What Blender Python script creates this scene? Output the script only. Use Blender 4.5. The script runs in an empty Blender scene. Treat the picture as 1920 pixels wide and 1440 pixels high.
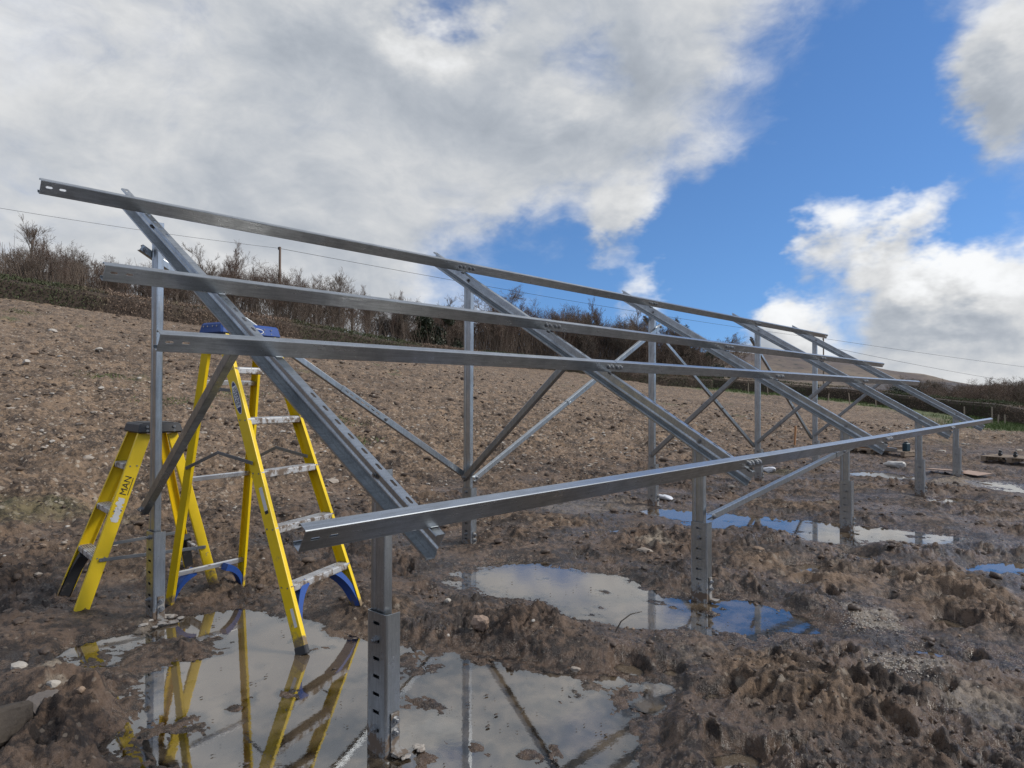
import bpy, math, random
import numpy as np
from mathutils import Vector, Matrix

# ------------------------------------------------------------------ camera, sky, sun, exposure
scene = bpy.context.scene
R_ = math.radians
FPX, YAW, PIT, ROL = 1297.2, R_(42.0445), R_(0.7487), R_(0.2201)
CAM = Vector((-1.7875, -2.3083, 1.5))
cf = Vector((math.cos(YAW)*math.cos(PIT), math.sin(YAW)*math.cos(PIT), math.sin(PIT)))
cr0 = Vector((math.sin(YAW), -math.cos(YAW), 0)); cu0 = cr0.cross(cf)
cr = cr0*math.cos(ROL)+cu0*math.sin(ROL); cu = cu0*math.cos(ROL)-cr0*math.sin(ROL)
cd = bpy.data.cameras.new('camera'); co = bpy.data.objects.new('camera', cd)
scene.collection.objects.link(co); scene.camera = co
co.matrix_world = Matrix(((cr.x, cu.x, -cf.x, CAM.x), (cr.y, cu.y, -cf.y, CAM.y), (cr.z, cu.z, -cf.z, CAM.z), (0, 0, 0, 1)))
cd.sensor_fit = 'HORIZONTAL'; cd.sensor_width = 36.0; cd.lens = 36.0*FPX/1920.0
cd.clip_start = 0.05; cd.clip_end = 20000
scene.render.resolution_x, scene.render.resolution_y = 1024, 768
scene.view_settings.view_transform = 'Standard'; scene.view_settings.look = 'None'
scene.view_settings.exposure = 0.0; scene.view_settings.gamma = 1.0
scene.cycles.use_denoising = True; scene.cycles.denoising_prefilter = 'NONE'; scene.cycles.caustics_reflective = False; scene.cycles.caustics_refractive = False; scene.cycles.sample_clamp_indirect = 1.5; scene.cycles.sample_clamp_direct = 6.0

def raydir(x, y):                       # direction of a sighted point of the place
    return cf + cr*((x-960)/FPX) + cu*((720-y)/FPX)
def at_z(x, y, z=0.0):
    d = raydir(x, y); return CAM + d*((z-CAM.z)/d.z)
def at_depth(x, y, dep): return CAM + raydir(x, y)*dep

SUN_EL, SUN_AZ = R_(40), math.atan2(-0.76, 0.65)      # azimuth as angle from +X
sun_dir = Vector((math.cos(SUN_AZ)*math.cos(SUN_EL), math.sin(SUN_AZ)*math.cos(SUN_EL), math.sin(SUN_EL)))
sl = bpy.data.lights.new('sun', 'SUN'); so = bpy.data.objects.new('sun', sl); scene.collection.objects.link(so)
sl.energy = 3.0; sl.angle = R_(11); sl.color = (1.0, 0.95, 0.88)
so.rotation_euler = (-sun_dir).to_track_quat('-Z', 'Y').to_euler(); so.location = (0, -10, 20)

world = bpy.data.worlds.new('World'); scene.world = world; world.use_nodes = True
world.cycles.sampling_method = 'MANUAL'; world.cycles.sample_map_resolution = 256

class NT:
    def __init__(s, tree): s.t = tree; s.n = tree.nodes; s.l = tree.links
    def new(s, ty, **kw):
        nd = s.n.new(ty)
        for k, v in kw.items(): setattr(nd, k, v)
        return nd
    def put(s, sock, v):
        if isinstance(v, bpy.types.NodeSocket): s.l.new(v, sock)
        elif v is not None:
            if hasattr(sock.default_value, '__len__') and not hasattr(v, '__len__'): v = [v]*len(sock.default_value)
            if hasattr(sock.default_value, '__len__') and len(sock.default_value) == 4 and len(v) == 3: v = tuple(v)+(1,)
            sock.default_value = v
    def math(s, op, a, b=None, c=None, clamp=False):
        nd = s.new('ShaderNodeMath', operation=op, use_clamp=clamp)
        for i, v in enumerate((a, b, c)):
            if v is not None: s.put(nd.inputs[i], v)
        return nd.outputs[0]
    def vmath(s, op, a, b=None, out=0, scale=None):
        nd = s.new('ShaderNodeVectorMath', operation=op)
        s.put(nd.inputs[0], a)
        if b is not None: s.put(nd.inputs[1], b)
        if scale is not None: s.put(nd.inputs['Scale'], scale)
        return nd.outputs[out]
    def noise(s, vec, scale, detail=4, rough=.5, dist=0, lac=2.0, col=False):
        nd = s.new('ShaderNodeTexNoise'); s.put(nd.inputs['Vector'], vec)
        for k, v in (('Scale', scale), ('Detail', detail), ('Roughness', rough), ('Distortion', dist), ('Lacunarity', lac)): s.put(nd.inputs[k], v)
        return nd.outputs['Color' if col else 'Fac']
    def rng(s, v, a, b, c=0.0, d=1.0, kind='SMOOTHSTEP'):
        nd = s.new('ShaderNodeMapRange', interpolation_type=kind)
        for i, x in enumerate((v, a, b, c, d)): s.put(nd.inputs[i], x)
        return nd.outputs[0]
    def mix(s, f, a, b, blend='MIX'):
        nd = s.new('ShaderNodeMix', data_type='RGBA', blend_type=blend)
        s.put(nd.inputs[0], f); s.put(nd.inputs[6], a); s.put(nd.inputs[7], b)
        return nd.outputs[2]

# ---- clouds: one density field over the whole sky, evaluated twice (for the light on the clouds)
grp = bpy.data.node_groups.new('cloud_density', 'ShaderNodeTree')
grp.interface.new_socket('Vector', in_out='INPUT', socket_type='NodeSocketVector')
grp.interface.new_socket('Density', in_out='OUTPUT', socket_type='NodeSocketFloat')
g = NT(grp); gi = g.new('NodeGroupInput'); go = g.new('NodeGroupOutput')
dirv = g.vmath('NORMALIZE', gi.outputs[0])
sq = g.vmath('MULTIPLY', dirv, (1.0, 1.0, 1.7))
warp = g.vmath('SUBTRACT', g.noise(sq, 3.6, 3, .55, 0, 2.0, True), (.5, .5, .5))
warp2 = g.vmath('SUBTRACT', g.noise(g.vmath('ADD', sq, (5.2, 1.3, 2.7)), 13.0, 4, .6, 0, 2.0, True), (.5, .5, .5))
dwp = g.vmath('ADD', dirv, g.vmath('ADD', g.vmath('SCALE', warp, scale=.11), g.vmath('SCALE', warp2, scale=.10)))
n1 = g.noise(g.vmath('ADD', sq, g.vmath('SCALE', warp, scale=.25)), 4.2, 9, .60)
acc = g.math('ADD', .60, g.math('MULTIPLY', g.math('SUBTRACT', n1, .5), 1.55))
# broad banks (+) and gaps (-) of this sky, as directions
BANKS = [(250, 150, 900, .30), (750, 250, 560, .35), (1100, 150, 330, .20), (1150, 300, 240, .18), (1380, 0, 330, .45), (1300, 150, 200, .25), (400, 560, 420, .10),
         (1700, 270, 520, -1.05), (1440, 470, 430, -.80), (1270, 560, 260, -.60), (1030, 530, 240, -.60), (850, 520, 130, -.30),
         (1085, 110, 110, -.60), (845, 15, 95, -.8), (960, 440, 80, -.22),
         (1165, 410, 95, 1.10), (1215, 535, 85, 1.20), (1350, 320, 140, .60), (1500, 290, 130, .50), (1520, 180, 140, .45),
         (1480, 465, 90, 1.0), (1560, 420, 120, 1.55), (1715, 385, 100, 1.65), (1680, 520, 120, 1.10), (1780, 545, 90, .70), (1480, 600, 110, 1.15),
         (1910, 545, 120, .90), (1910, 80, 150, 1.15), (1930, 240, 150, 1.10), (1640, 690, 260, .85), (1880, 690, 260, .85), (1420, 690, 180, .8), (1200, 660, 200, .4)]
for (bx, by, br, bw) in BANKS:
    c = raydir(bx, by).normalized()
    dd = g.vmath('DISTANCE', dwp, tuple(c), out=1)
    acc = g.math('ADD', acc, g.rng(dd, 0.0, br/FPX*1.15, bw, 0.0, 'SMOOTHSTEP'))
g.l.new(acc, go.inputs[0])

w = NT(world.node_tree); w.n.clear()
wo = w.new('ShaderNodeOutputWorld'); bg = w.new('ShaderNodeBackground'); w.l.new(bg.outputs[0], wo.inputs[0])
sky = w.new('ShaderNodeTexSky', sky_type='NISHITA'); sky.sun_disc = False
sky.sun_elevation = SUN_EL; sky.sun_rotation = math.atan2(sun_dir.x, sun_dir.y); sky.altitude = 0; sky.air_density = 1.0; sky.dust_density = 0.0; sky.ozone_density = 2.0
tc = w.new('ShaderNodeTexCoord'); D = w.vmath('NORMALIZE', tc.outputs['Generated'])
def dens(v):
    nd = w.new('ShaderNodeGroup'); nd.node_tree = grp; w.put(nd.inputs[0], v); return nd.outputs[0]
d0 = dens(D); lightdir = (Vector((0, 0, 1))*.8+cr*.4-cf*.2).normalized()
d1 = dens(w.vmath('ADD', D, tuple(lightdir*0.035)))
cover = w.rng(d0, .14, 1.0)
thick = w.rng(d0, .55, 1.25)
lit = w.math('SUBTRACT', d0, d1)
patch = w.noise(w.vmath('MULTIPLY', D, (1, 1, 1.6)), 2.8, 6, .58, .2)
br = w.math('ADD', w.math('ADD', 4.55, w.math('MULTIPLY', lit, 3.0)), w.math('MULTIPLY', thick, -1.1))
br = w.math('ADD', br, w.math('MULTIPLY', w.math('SUBTRACT', patch, .5), 5.2))
br = w.rng(br, 1.2, 6.8, 2.6, 6.5)
cool = w.rng(br, 2.6, 5.0)
ccol = w.mix(cool, (.88, .97, 1.10), (.985, 1.0, 1.015))
ccol = w.vmath('SCALE', ccol, scale=br)
w.put(sky.inputs['Vector'], w.vmath('ADD', w.vmath('MULTIPLY', D, (1, 1, .85)), (0, 0, .13)))
fin = w.mix(cover, w.mix(1.0, sky.outputs[0], (.50, .70, .92), 'MULTIPLY'), ccol)
w.l.new(fin, bg.inputs[0]); bg.inputs[1].default_value = 0.15

# ------------------------------------------------------------------ helpers
col = scene.collection
ROOT = {}
def tag(o, label=None, cat=None, group=None, kind=None):
    if label: o['label'] = label
    if cat: o['category'] = cat
    if group: o['group'] = group
    if kind: o['kind'] = kind
    return o
def thing(name, loc, label, cat, group=None):
    o = bpy.data.objects.new(name, None); o.location = loc; o.empty_display_size = .1; col.objects.link(o)
    ROOT[o.name] = Vector(loc); return tag(o, label, cat, group)
def mesh_np(name, verts, faces, mat=None, smooth=False):
    me = bpy.data.meshes.new(name)
    verts = np.asarray(verts, np.float32).reshape(-1, 3)
    if isinstance(faces, np.ndarray):
        k = faces.shape[1]; nf = len(faces)
        me.vertices.add(len(verts)); me.vertices.foreach_set('co', verts.ravel())
        me.loops.add(nf*k); me.loops.foreach_set('vertex_index', faces.astype(np.int32).ravel())
        me.polygons.add(nf); me.polygons.foreach_set('loop_start', np.arange(0, nf*k, k, dtype=np.int32)); me.polygons.foreach_set('loop_total', np.full(nf, k, np.int32))
    else:
        me.from_pydata([tuple(v) for v in verts.tolist()], [], [tuple(f) for f in faces])
    if smooth: me.polygons.foreach_set('use_smooth', np.ones(len(me.polygons), bool))
    me.update(calc_edges=True)
    if mat: me.materials.append(mat)
    return me
def link(name, me, parent=None):
    o = bpy.data.objects.new(name, me); col.objects.link(o)
    if parent: o.parent = parent
    return o
def root_loc(o):
    while o.parent: o = o.parent
    return ROOT.get(o.name, Vector((0, 0, 0)))
def part(name, vf, mat, parent, label=None, smooth=False):   # vf in world coordinates
    v, f = vf; v = np.asarray(v, float)-np.array(root_loc(parent))
    o = link(name, mesh_np(name, v, f, mat, smooth), parent)
    if label: o['label'] = label
    return o
def solo(name, vf, mat, label, cat, group=None, smooth=False, kind=None):
    v, f = vf; v = np.asarray(v, float); lo, hi = v.min(0), v.max(0)
    loc = np.array([(lo[0]+hi[0])/2, (lo[1]+hi[1])/2, lo[2]])
    o = link(name, mesh_np(name, v-loc, f, mat, smooth)); o.location = loc; return tag(o, label, cat, group, kind)
def inst(name, me, mat4, parent):         # shared mesh placed by a world matrix, under a part
    o = link(name, me, parent); o.matrix_local = Matrix.Translation(-root_loc(parent)) @ mat4; return o
def join(*vfs):
    V, F, n = [], [], 0
    for v, f in vfs:
        v = np.asarray(v, float).reshape(-1, 3); V.append(v); F += [tuple(i+n for i in q) for q in f]; n += len(v)
    return np.concatenate(V), F
def frame(x, y, o):                        # 4x4 from x axis and y hint
    x = Vector(x).normalized(); y = Vector(y); y = (y-x*y.dot(x)).normalized(); z = x.cross(y)
    return Matrix(((x.x, y.x, z.x, o[0]), (x.y, y.y, z.y, o[1]), (x.z, y.z, z.z, o[2]), (0, 0, 0, 1)))
def xf(vf, m):
    v = np.asarray(vf[0], float); M = np.array(m); return v@M[:3, :3].T+M[:3, 3], vf[1]
def box(c, s, bev=0.0, taper=(1, 1)):
    x, y, z = [q/2 for q in s]; b = min(bev, x*.9, y*.9, z*.9)
    if b <= 0:
        v = [(-x, -y, -z), (x, -y, -z), (x, y, -z), (-x, y, -z), (-x*taper[0], -y*taper[1], z), (x*taper[0], -y*taper[1], z), (x*taper[0], y*taper[1], z), (-x*taper[0], y*taper[1], z)]
        f = [(0, 3, 2, 1), (4, 5, 6, 7), (0, 1, 5, 4), (1, 2, 6, 5), (2, 3, 7, 6), (3, 0, 4, 7)]
    else:
        v = []; rings = []
        for zz, ins in ((-z, b), (-z+b, 0), (z-b, 0), (z, b)):
            k = 1 if zz < 0 else 0
            tx = taper[0] if zz > 0 else 1; ty = taper[1] if zz > 0 else 1
            X, Y = x*tx-ins, y*ty-ins; r = b if ins == 0 else b*.4
            ring = [(-X+r, -Y), (X-r, -Y), (X, -Y+r), (X, Y-r), (X-r, Y), (-X+r, Y), (-X, Y-r), (-X, -Y+r)]
            rings.append(len(v)); v += [(p[0], p[1], zz) for p in ring]
        f = [tuple(range(7, -1, -1)), tuple(range(24, 32))]
        for a, bq in zip(rings[:-1], rings[1:]):
            for i in range(8): j = (i+1) % 8; f.append((a+i, a+j, bq+j, bq+i))
    return np.array(v)+np.array(c), f
def rounded(pts, r, n=2):
    out = [pts[0]]; idx = []
    for a, b, c in zip(pts[:-2], pts[1:-1], pts[2:]):
        a, b, c = map(np.array, (a, b, c)); u = (a-b)/np.linalg.norm(a-b); w_ = (c-b)/np.linalg.norm(c-b)
        rr = min(r, np.linalg.norm(a-b)*.45, np.linalg.norm(c-b)*.45)
        for i in range(n+1):
            t = i/n; out.append(tuple((1-t)**2*(b+u*rr)+2*t*(1-t)*b+t*t*(b+w_*rr)))
    out.append(pts[-1]); return [tuple(map(float, p)) for p in out]
def sweep(pts, L, t, slots=()):
    """open profile pts (y,z), swept along x from 0..L, sheet thickness t; slots = (x centre, length, (y,z) centre, width)"""
    P = [np.array(p, float) for p in pts]; hole = []
    for (xc, ln, c, wd) in slots:                      # split the profile segment that carries the slot row
        c = np.array(c, float); best = min(range(len(P)-1), key=lambda i: abs(np.cross(P[i+1]-P[i], c-P[i]))/max(np.linalg.norm(P[i+1]-P[i]), 1e-9) + (0 if 0 <= np.dot(c-P[i], P[i+1]-P[i]) <= np.dot(P[i+1]-P[i], P[i+1]-P[i]) else 9))
        d = (P[best+1]-P[best]); Ln = np.linalg.norm(d); d = d/Ln; s = np.dot(c-P[best], d)
        for off in (-wd/2, -wd/4, wd/4, wd/2):
            q = c+d*off
            if min(np.linalg.norm(q-p) for p in P) > 1e-4:
                k = min(range(len(P)-1), key=lambda i: abs(np.cross(P[i+1]-P[i], q-P[i]))/max(np.linalg.norm(P[i+1]-P[i]), 1e-9) + (0 if -1e-9 <= np.dot(q-P[i], P[i+1]-P[i]) <= np.dot(P[i+1]-P[i], P[i+1]-P[i]) else 9))
                P.insert(k+1, q)
        if wd >= ln: hole.append((xc-ln/2, xc+ln/2, c, wd)); continue
        e = wd*.3
        hole += [(xc-ln/2, xc-ln/2+e, c, wd/2), (xc-ln/2+e, xc+ln/2-e, c, wd), (xc+ln/2-e, xc+ln/2, c, wd/2)]
    P = np.array(P); n = len(P)
    seg = P[1:]-P[:-1]; nr = np.stack([-seg[:, 1], seg[:, 0]], 1); nr /= np.linalg.norm(nr, axis=1)[:, None]
    vn = np.zeros_like(P); vn[0] = nr[0]; vn[-1] = nr[-1]
    m = nr[:-1]+nr[1:]; m /= np.maximum((np.linalg.norm(m, axis=1)**2/2)[:, None], .3); vn[1:-1] = m
    Q = P+vn*t
    xs = sorted({0.0, L}|{round(a, 6) for h in hole for a in h[:2] if 0 < a < L})
    V = []
    for x in xs:
        V += [(x, p[0], p[1]) for p in P]+[(x, q[0], q[1]) for q in Q]
    def ishole(i, j):
        xm = (xs[i]+xs[i+1])/2; pm = (P[j]+P[j+1])/2
        return any(h[0] < xm < h[1] and np.linalg.norm(pm-h[2]) < h[3]/2 for h in hole)
    nx = len(xs)-1; H = [[ishole(i, j) for j in range(n-1)] for i in range(nx)] if hole else None
    F = []; o = lambda i, j: i*2*n+j; q_ = lambda i, j: i*2*n+n+j
    hol = lambda i, j: (i < 0 or j < 0 or i >= nx or j >= n-1) or (H is not None and H[i][j])
    for i in range(nx):
        for j in range(n-1):
            if hol(i, j): continue
            F.append((o(i, j), o(i+1, j), o(i+1, j+1), o(i, j+1))); F.append((q_(i, j), q_(i, j+1), q_(i+1, j+1), q_(i+1, j)))
            if hol(i-1, j): F.append((o(i, j), o(i, j+1), q_(i, j+1), q_(i, j)))
            if hol(i+1, j): F.append((o(i+1, j), q_(i+1, j), q_(i+1, j+1), o(i+1, j+1)))
            if hol(i, j-1): F.append((o(i, j), q_(i, j), q_(i+1, j), o(i+1, j)))
            if hol(i, j+1): F.append((o(i, j+1), o(i+1, j+1), q_(i+1, j+1), q_(i, j+1)))
    return np.array(V), [f_[::-1] for f_ in F]
def cee(wd, fl, lip=0.0, r=.005, rib=0.0):            # web on z=0 from -wd/2..wd/2, flanges to +z
    h = wd/2
    p = ([(-h+lip, fl)] if lip else [])+[(-h, fl), (-h, 0)]
    if rib: p += [(-h*.52, 0), (-h*.40, rib), (-h*.22, rib), (-h*.10, 0)]
    p += [(h, 0), (h, fl)]+([(h-lip, fl)] if lip else [])
    return rounded(p, r)
def tube(pts, rad, n=6, caps=True):
    pts = [Vector(p) for p in pts]; V, F = [], []; rad = rad if hasattr(rad, '__len__') else [rad]*len(pts)
    for i, p in enumerate(pts):
        d = (pts[min(i+1, len(pts)-1)]-pts[max(i-1, 0)]).normalized()
        a = d.cross(Vector((.31, .17, .93)) if abs(d.z) < .95 else Vector((1, 0, 0))).normalized(); b = d.cross(a)
        for k in range(n):
            t = 2*math.pi*k/n; V.append(p+(a*math.cos(t)+b*math.sin(t))*rad[i])
    for i in range(len(pts)-1):
        for k in range(n): F.append((i*n+k, i*n+(k+1) % n, (i+1)*n+(k+1) % n, (i+1)*n+k))
    if caps: F += [tuple(range(n-1, -1, -1)), tuple(range((len(pts)-1)*n, len(pts)*n))]
    return np.array([tuple(v) for v in V]), F

# ------------------------------------------------------------------ numpy noise
def _h(ix, iy, seed):
    with np.errstate(over='ignore'):
        h = (ix.astype(np.int64)*374761393 + iy.astype(np.int64)*668265263 + seed*982451653).astype(np.uint64) & np.uint64(0xFFFFFFFF)
        h = ((h ^ (h >> np.uint64(13)))*np.uint64(1274126177)) & np.uint64(0xFFFFFFFF)
        h = h ^ (h >> np.uint64(16))
    return h.astype(np.float64)/4294967296.0
def perlin(x, y, seed=0):
    x0 = np.floor(x); y0 = np.floor(y); fx = x-x0; fy = y-y0
    u = fx*fx*fx*(fx*(fx*6-15)+10); v = fy*fy*fy*(fy*(fy*6-15)+10)
    def gr(dx, dy):
        a = _h(x0+dx, y0+dy, seed)*2*np.pi; return np.cos(a)*(fx-dx)+np.sin(a)*(fy-dy)
    a = gr(0, 0)*(1-u)+gr(1, 0)*u; b = gr(0, 1)*(1-u)+gr(1, 1)*u
    return (a*(1-v)+b*v)*1.5
def fbm(x, y, o=4, seed=0, gain=.5, ridged=False):
    s = 0; a = 1.0
    for i in range(o):
        n = perlin(x*2**i+i*17.3, y*2**i-i*9.1, seed+i)
        s = s+a*((1-2*np.abs(n)) if ridged else n); a *= gain
    return s
def worley(x, y, seed=0):
    x0 = np.floor(x); y0 = np.floor(y); best = np.full(x.shape, 9.0)
    for dx in (-1, 0, 1):
        for dy in (-1, 0, 1):
            px = x0+dx+_h(x0+dx, y0+dy, seed); py = y0+dy+_h(x0+dx, y0+dy, seed+77)
            best = np.minimum(best, (px-x)**2+(py-y)**2)
    return np.sqrt(best)
def sstep(a, b, x):
    t = np.clip((x-a)/(b-a), 0, 1); return t*t*(3-2*t)

# ------------------------------------------------------------------ materials
MATS = {}
def mat(name):
    m = bpy.data.materials.new(name); m.use_nodes = True; MATS[name] = m
    nt = NT(m.node_tree); p = [n for n in nt.n if n.type == 'BSDF_PRINCIPLED'][0]
    geo = nt.new('ShaderNodeNewGeometry'); return m, nt, p, geo.outputs['Position']
def plain(name, c, rough=.6, metal=0.0, var=.25, scale=12, bump=.0, dirt=None, dirt_amt=.5, bscale=120, foot=0.0):
    m, nt, p, pos = mat(name)
    tcn = nt.new('ShaderNodeTexCoord'); ob = tcn.outputs['Object']
    n = nt.noise(ob, scale, 5, .6)
    cc = nt.mix(n, tuple(q*(1-var) for q in c), tuple(min(q*(1+var), 1) for q in c))
    rg = rough
    if dirt:
        sz_ = nt.new('ShaderNodeSeparateXYZ'); nt.put(sz_.inputs[0], pos); nz_ = nt.math('ADD', nt.noise(ob, scale*.7, 8, .68), nt.rng(sz_.outputs[2], .02, .30, foot, 0.0))
        dn = nt.rng(nz_, 1-dirt_amt-.06, 1-dirt_amt+.08); cc = nt.mix(dn, cc, dirt); rg = nt.rng(dn, 0, 1, rough, .85)
    nt.put(p.inputs['Base Color'], cc); nt.put(p.inputs['Roughness'], rg); nt.put(p.inputs['Metallic'], metal)
    if bump:
        b = nt.new('ShaderNodeBump'); nt.put(b.inputs['Strength'], bump); nt.put(b.inputs['Distance'], .01)
        nt.put(b.inputs['Height'], nt.noise(ob, bscale, 4, .6)); nt.put(p.inputs['Normal'], b.outputs[0])
    return m
MUD = (.115, .088, .070)
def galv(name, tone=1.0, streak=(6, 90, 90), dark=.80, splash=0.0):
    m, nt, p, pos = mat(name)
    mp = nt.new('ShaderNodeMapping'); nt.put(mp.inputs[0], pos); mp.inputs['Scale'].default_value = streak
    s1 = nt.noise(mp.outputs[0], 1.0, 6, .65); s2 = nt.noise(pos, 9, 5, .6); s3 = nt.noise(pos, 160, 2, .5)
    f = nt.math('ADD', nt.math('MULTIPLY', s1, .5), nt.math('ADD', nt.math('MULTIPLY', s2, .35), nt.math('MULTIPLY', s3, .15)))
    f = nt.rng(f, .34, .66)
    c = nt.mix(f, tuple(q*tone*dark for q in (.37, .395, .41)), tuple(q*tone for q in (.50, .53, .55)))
    white = nt.rng(nt.noise(pos, 26, 6, .7), .62, .72); c = nt.mix(nt.math('MULTIPLY', white, .35), c, (.70, .71, .70))
    met, rg_ = .97, nt.rng(f, 0, 1, .36, .27)
    scuff = nt.rng(nt.noise(pos, 5, 8, .75, 1.2), .60, .72); rg_ = nt.math('ADD', rg_, nt.math('MULTIPLY', scuff, .16))
    sz_ = nt.new('ShaderNodeSeparateXYZ'); nt.put(sz_.inputs[0], pos)
    md = nt.rng(nt.math('ADD', nt.noise(pos, 17, 8, .7), nt.rng(sz_.outputs[2], .0, .26, splash, 0.0)), .66, .76)
    c = nt.mix(md, c, (.17, .125, .092)); met = nt.math('SUBTRACT', .97, nt.math('MULTIPLY', md, .95)); rg_ = nt.math('ADD', rg_, nt.math('MULTIPLY', md, .45))
    nt.put(p.inputs['Base Color'], c); nt.put(p.inputs['Metallic'], met); nt.put(p.inputs['Roughness'], rg_)
    b = nt.new('ShaderNodeBump'); nt.put(b.inputs['Strength'], .07); nt.put(b.inputs['Distance'], .004); nt.put(b.inputs['Height'], s2); nt.put(p.inputs['Normal'], b.outputs[0])
    return m
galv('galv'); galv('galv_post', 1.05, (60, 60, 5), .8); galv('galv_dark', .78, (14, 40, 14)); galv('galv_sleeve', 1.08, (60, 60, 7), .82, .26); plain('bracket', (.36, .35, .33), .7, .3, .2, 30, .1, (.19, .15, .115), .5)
plain('bolt', (.34, .345, .35), .38, .9, .3, 40)
plain('cleat', (.06, .06, .065), .5, .6)
plain('ladder_yellow', (.84, .585, .006), .42, 0, .12, 9, .05, (.22, .16, .09), .31, foot=.24)
plain('ladder_aluminium', (.66, .67, .68), .38, .75, .15, 20, 0, (.20, .155, .12), .40)
plain('ladder_tread', (.62, .62, .61), .45, .5, .15, 25, 0, (.20, .155, .12), .50)
plain('ladder_bar', (.22, .23, .24), .45, .8, .2)
plain('ladder_blue', (.019, .068, .27), .40, 0, .15, 10, .03, MUD, .30, foot=.22)
plain('ladder_black', (.035, .036, .038), .55, 0, .3, 18, .05, (.16, .13, .11), .33)
plain('sticker_white', (.70, .70, .68), .5, 0, .1, 30, 0, (.35, .30, .25), .38)
plain('ink_black', (.015, .015, .016), .5); plain('ink_blue', (.02, .03, .14), .4); plain('paper_white', (.78, .78, .77), .45)
plain('bark', (.19, .155, .125), .9, 0, .35, 3); plain('bark_dark', (.075, .062, .05), .9, 0, .35, 3); plain('twig', (.155, .118, .09), .9, 0, .3, .6); plain('twig_red', (.145, .10, .076), .9, 0, .3, .6)
plain('ivy', (.035, .045, .022), .55, 0, .5, 1.5); plain('pine', (.030, .042, .026), .6, 0, .4, 1.0)
plain('pole_wood', (.20, .145, .11), .85, 0, .3, 8); plain('post_wood', (.30, .25, .19), .85, 0, .3, 8); plain('wire', (.03, .03, .032), .6)
plain('pallet_wood', (.25, .19, .135), .8, 0, .35, 10, .1); plain('timber_orange', (.40, .20, .09), .75, 0, .25, 10); plain('ply', (.42, .30, .23), .75, 0, .2, 8, 0, (.22, .16, .12), .4)
plain('sack', (.62, .60, .56), .7, 0, .15, 9, .1, (.30, .24, .18), .36); plain('plastic_white', (.75, .76, .78), .35, 0, .12, 9)
plain('tool_black', (.02, .021, .022), .5); plain('tool_teal', (.006, .03, .042), .45); plain('concrete', (.36, .33, .29), .9, 0, .3, 25, .4, (.2, .16, .13), .42, 60)
plain('stone_pale', (.33, .285, .235), .9, 0, .25, 14, .3, (.20, .155, .12), .36, 50); plain('stone_white', (.42, .385, .335), .9, 0, .18, 14, .3, (.26, .21, .17), .33, 50)
plain('stone_tan', (.30, .215, .15), .9, 0, .3, 14, .3, (.20, .155, .12), .42, 50); plain('stone_grey', (.17, .145, .125), .85, 0, .25, 14, .3, MUD, .36, 50); plain('stone_brown', (.33, .24, .18), .85, 0, .35, 22, .5, (.15, .105, .08), .45, 60)
plain('block', (.070, .056, .043), .85, 0, .35, 14, .5, (.032, .024, .018), .46, 60); plain('paint_yellow', (.75, .5, .03), .5)
plain('clod_mud', (.082, .057, .041), .55, 0, .55, 7, .5, (.15, .108, .078), .45, 60); plain('clod_soil', (.082, .058, .041), .85, 0, .5, 2, .4, (.16, .115, .08), .45, 40); plain('mud_crumb', (.075, .057, .045), .5, 0, .3, 14); plain('grass', (.085, .125, .03), .7, 0, .4, .8); plain('straw', (.34, .26, .15), .8)

# hedge material: brown trimmed twigs with dark green patches
m, nt, p, pos = mat('hedge')
n = nt.noise(pos, .16, 3, .55); n2_ = nt.noise(pos, 2.2, 4, .6)
c = nt.mix(n2_, (.12, .085, .062), (.32, .23, .165)); gcol = nt.mix(n2_, (.03, .038, .016), (.10, .118, .05))
nt.put(p.inputs['Base Color'], nt.mix(nt.rng(n, .44, .55), c, gcol)); nt.put(p.inputs['Roughness'], .85)
m, nt, p, pos = mat('hedge_core'); nt.put(p.inputs['Base Color'], (.075, .056, .042, 1)); nt.put(p.inputs['Roughness'], .95)

# moorland hill
m, nt, p, pos = mat('moor')
n = nt.noise(pos, .012, 6, .62); n2_ = nt.noise(pos, .05, 5, .7)
c = nt.mix(nt.rng(n, .35, .65), (.10, .078, .07), (.185, .145, .105)); c = nt.mix(nt.rng(n2_, .55, .66), c, (.05, .048, .042))
nt.put(p.inputs['Base Color'], c); nt.put(p.inputs['Roughness'], .95)
m, nt, p, pos = mat('far_wood')
n = nt.noise(pos, .06, 6, .7)
nt.put(p.inputs['Base Color'], nt.mix(nt.rng(n, .35, .65), (.055, .05, .052), (.12, .105, .10))); nt.put(p.inputs['Roughness'], .95)

# muddy water: a clear film at the margin, murky where it is deeper
m, nt, p, pos = mat('muddy_water')
nt.n.remove(p); out_ = [n for n in nt.n if n.type == 'OUTPUT_MATERIAL'][0]
da = nt.new('ShaderNodeAttribute'); da.attribute_name = 'depth'
n = nt.noise(pos, 3.0, 4, .6); n2_ = nt.noise(pos, 11, 5, .65)
dfac = nt.rng(nt.math('ADD', da.outputs['Fac'], nt.math('MULTIPLY', nt.math('SUBTRACT', n2_, .5), .006)), .0005, .0105, .0, .93)
dif = nt.new('ShaderNodeBsdfDiffuse'); nt.put(dif.inputs['Color'], nt.mix(n, (.10, .074, .047), (.15, .115, .077)))
trn = nt.new('ShaderNodeBsdfTransparent'); nt.put(trn.inputs['Color'], (.80, .74, .66))
under = nt.new('ShaderNodeMixShader'); nt.put(under.inputs[0], dfac); nt.l.new(trn.outputs[0], under.inputs[1]); nt.l.new(dif.outputs[0], under.inputs[2])
b = nt.new('ShaderNodeBump'); nt.put(b.inputs['Strength'], .06); nt.put(b.inputs['Distance'], .004); nt.put(b.inputs['Height'], nt.noise(pos, 12, 4, .6))
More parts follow.
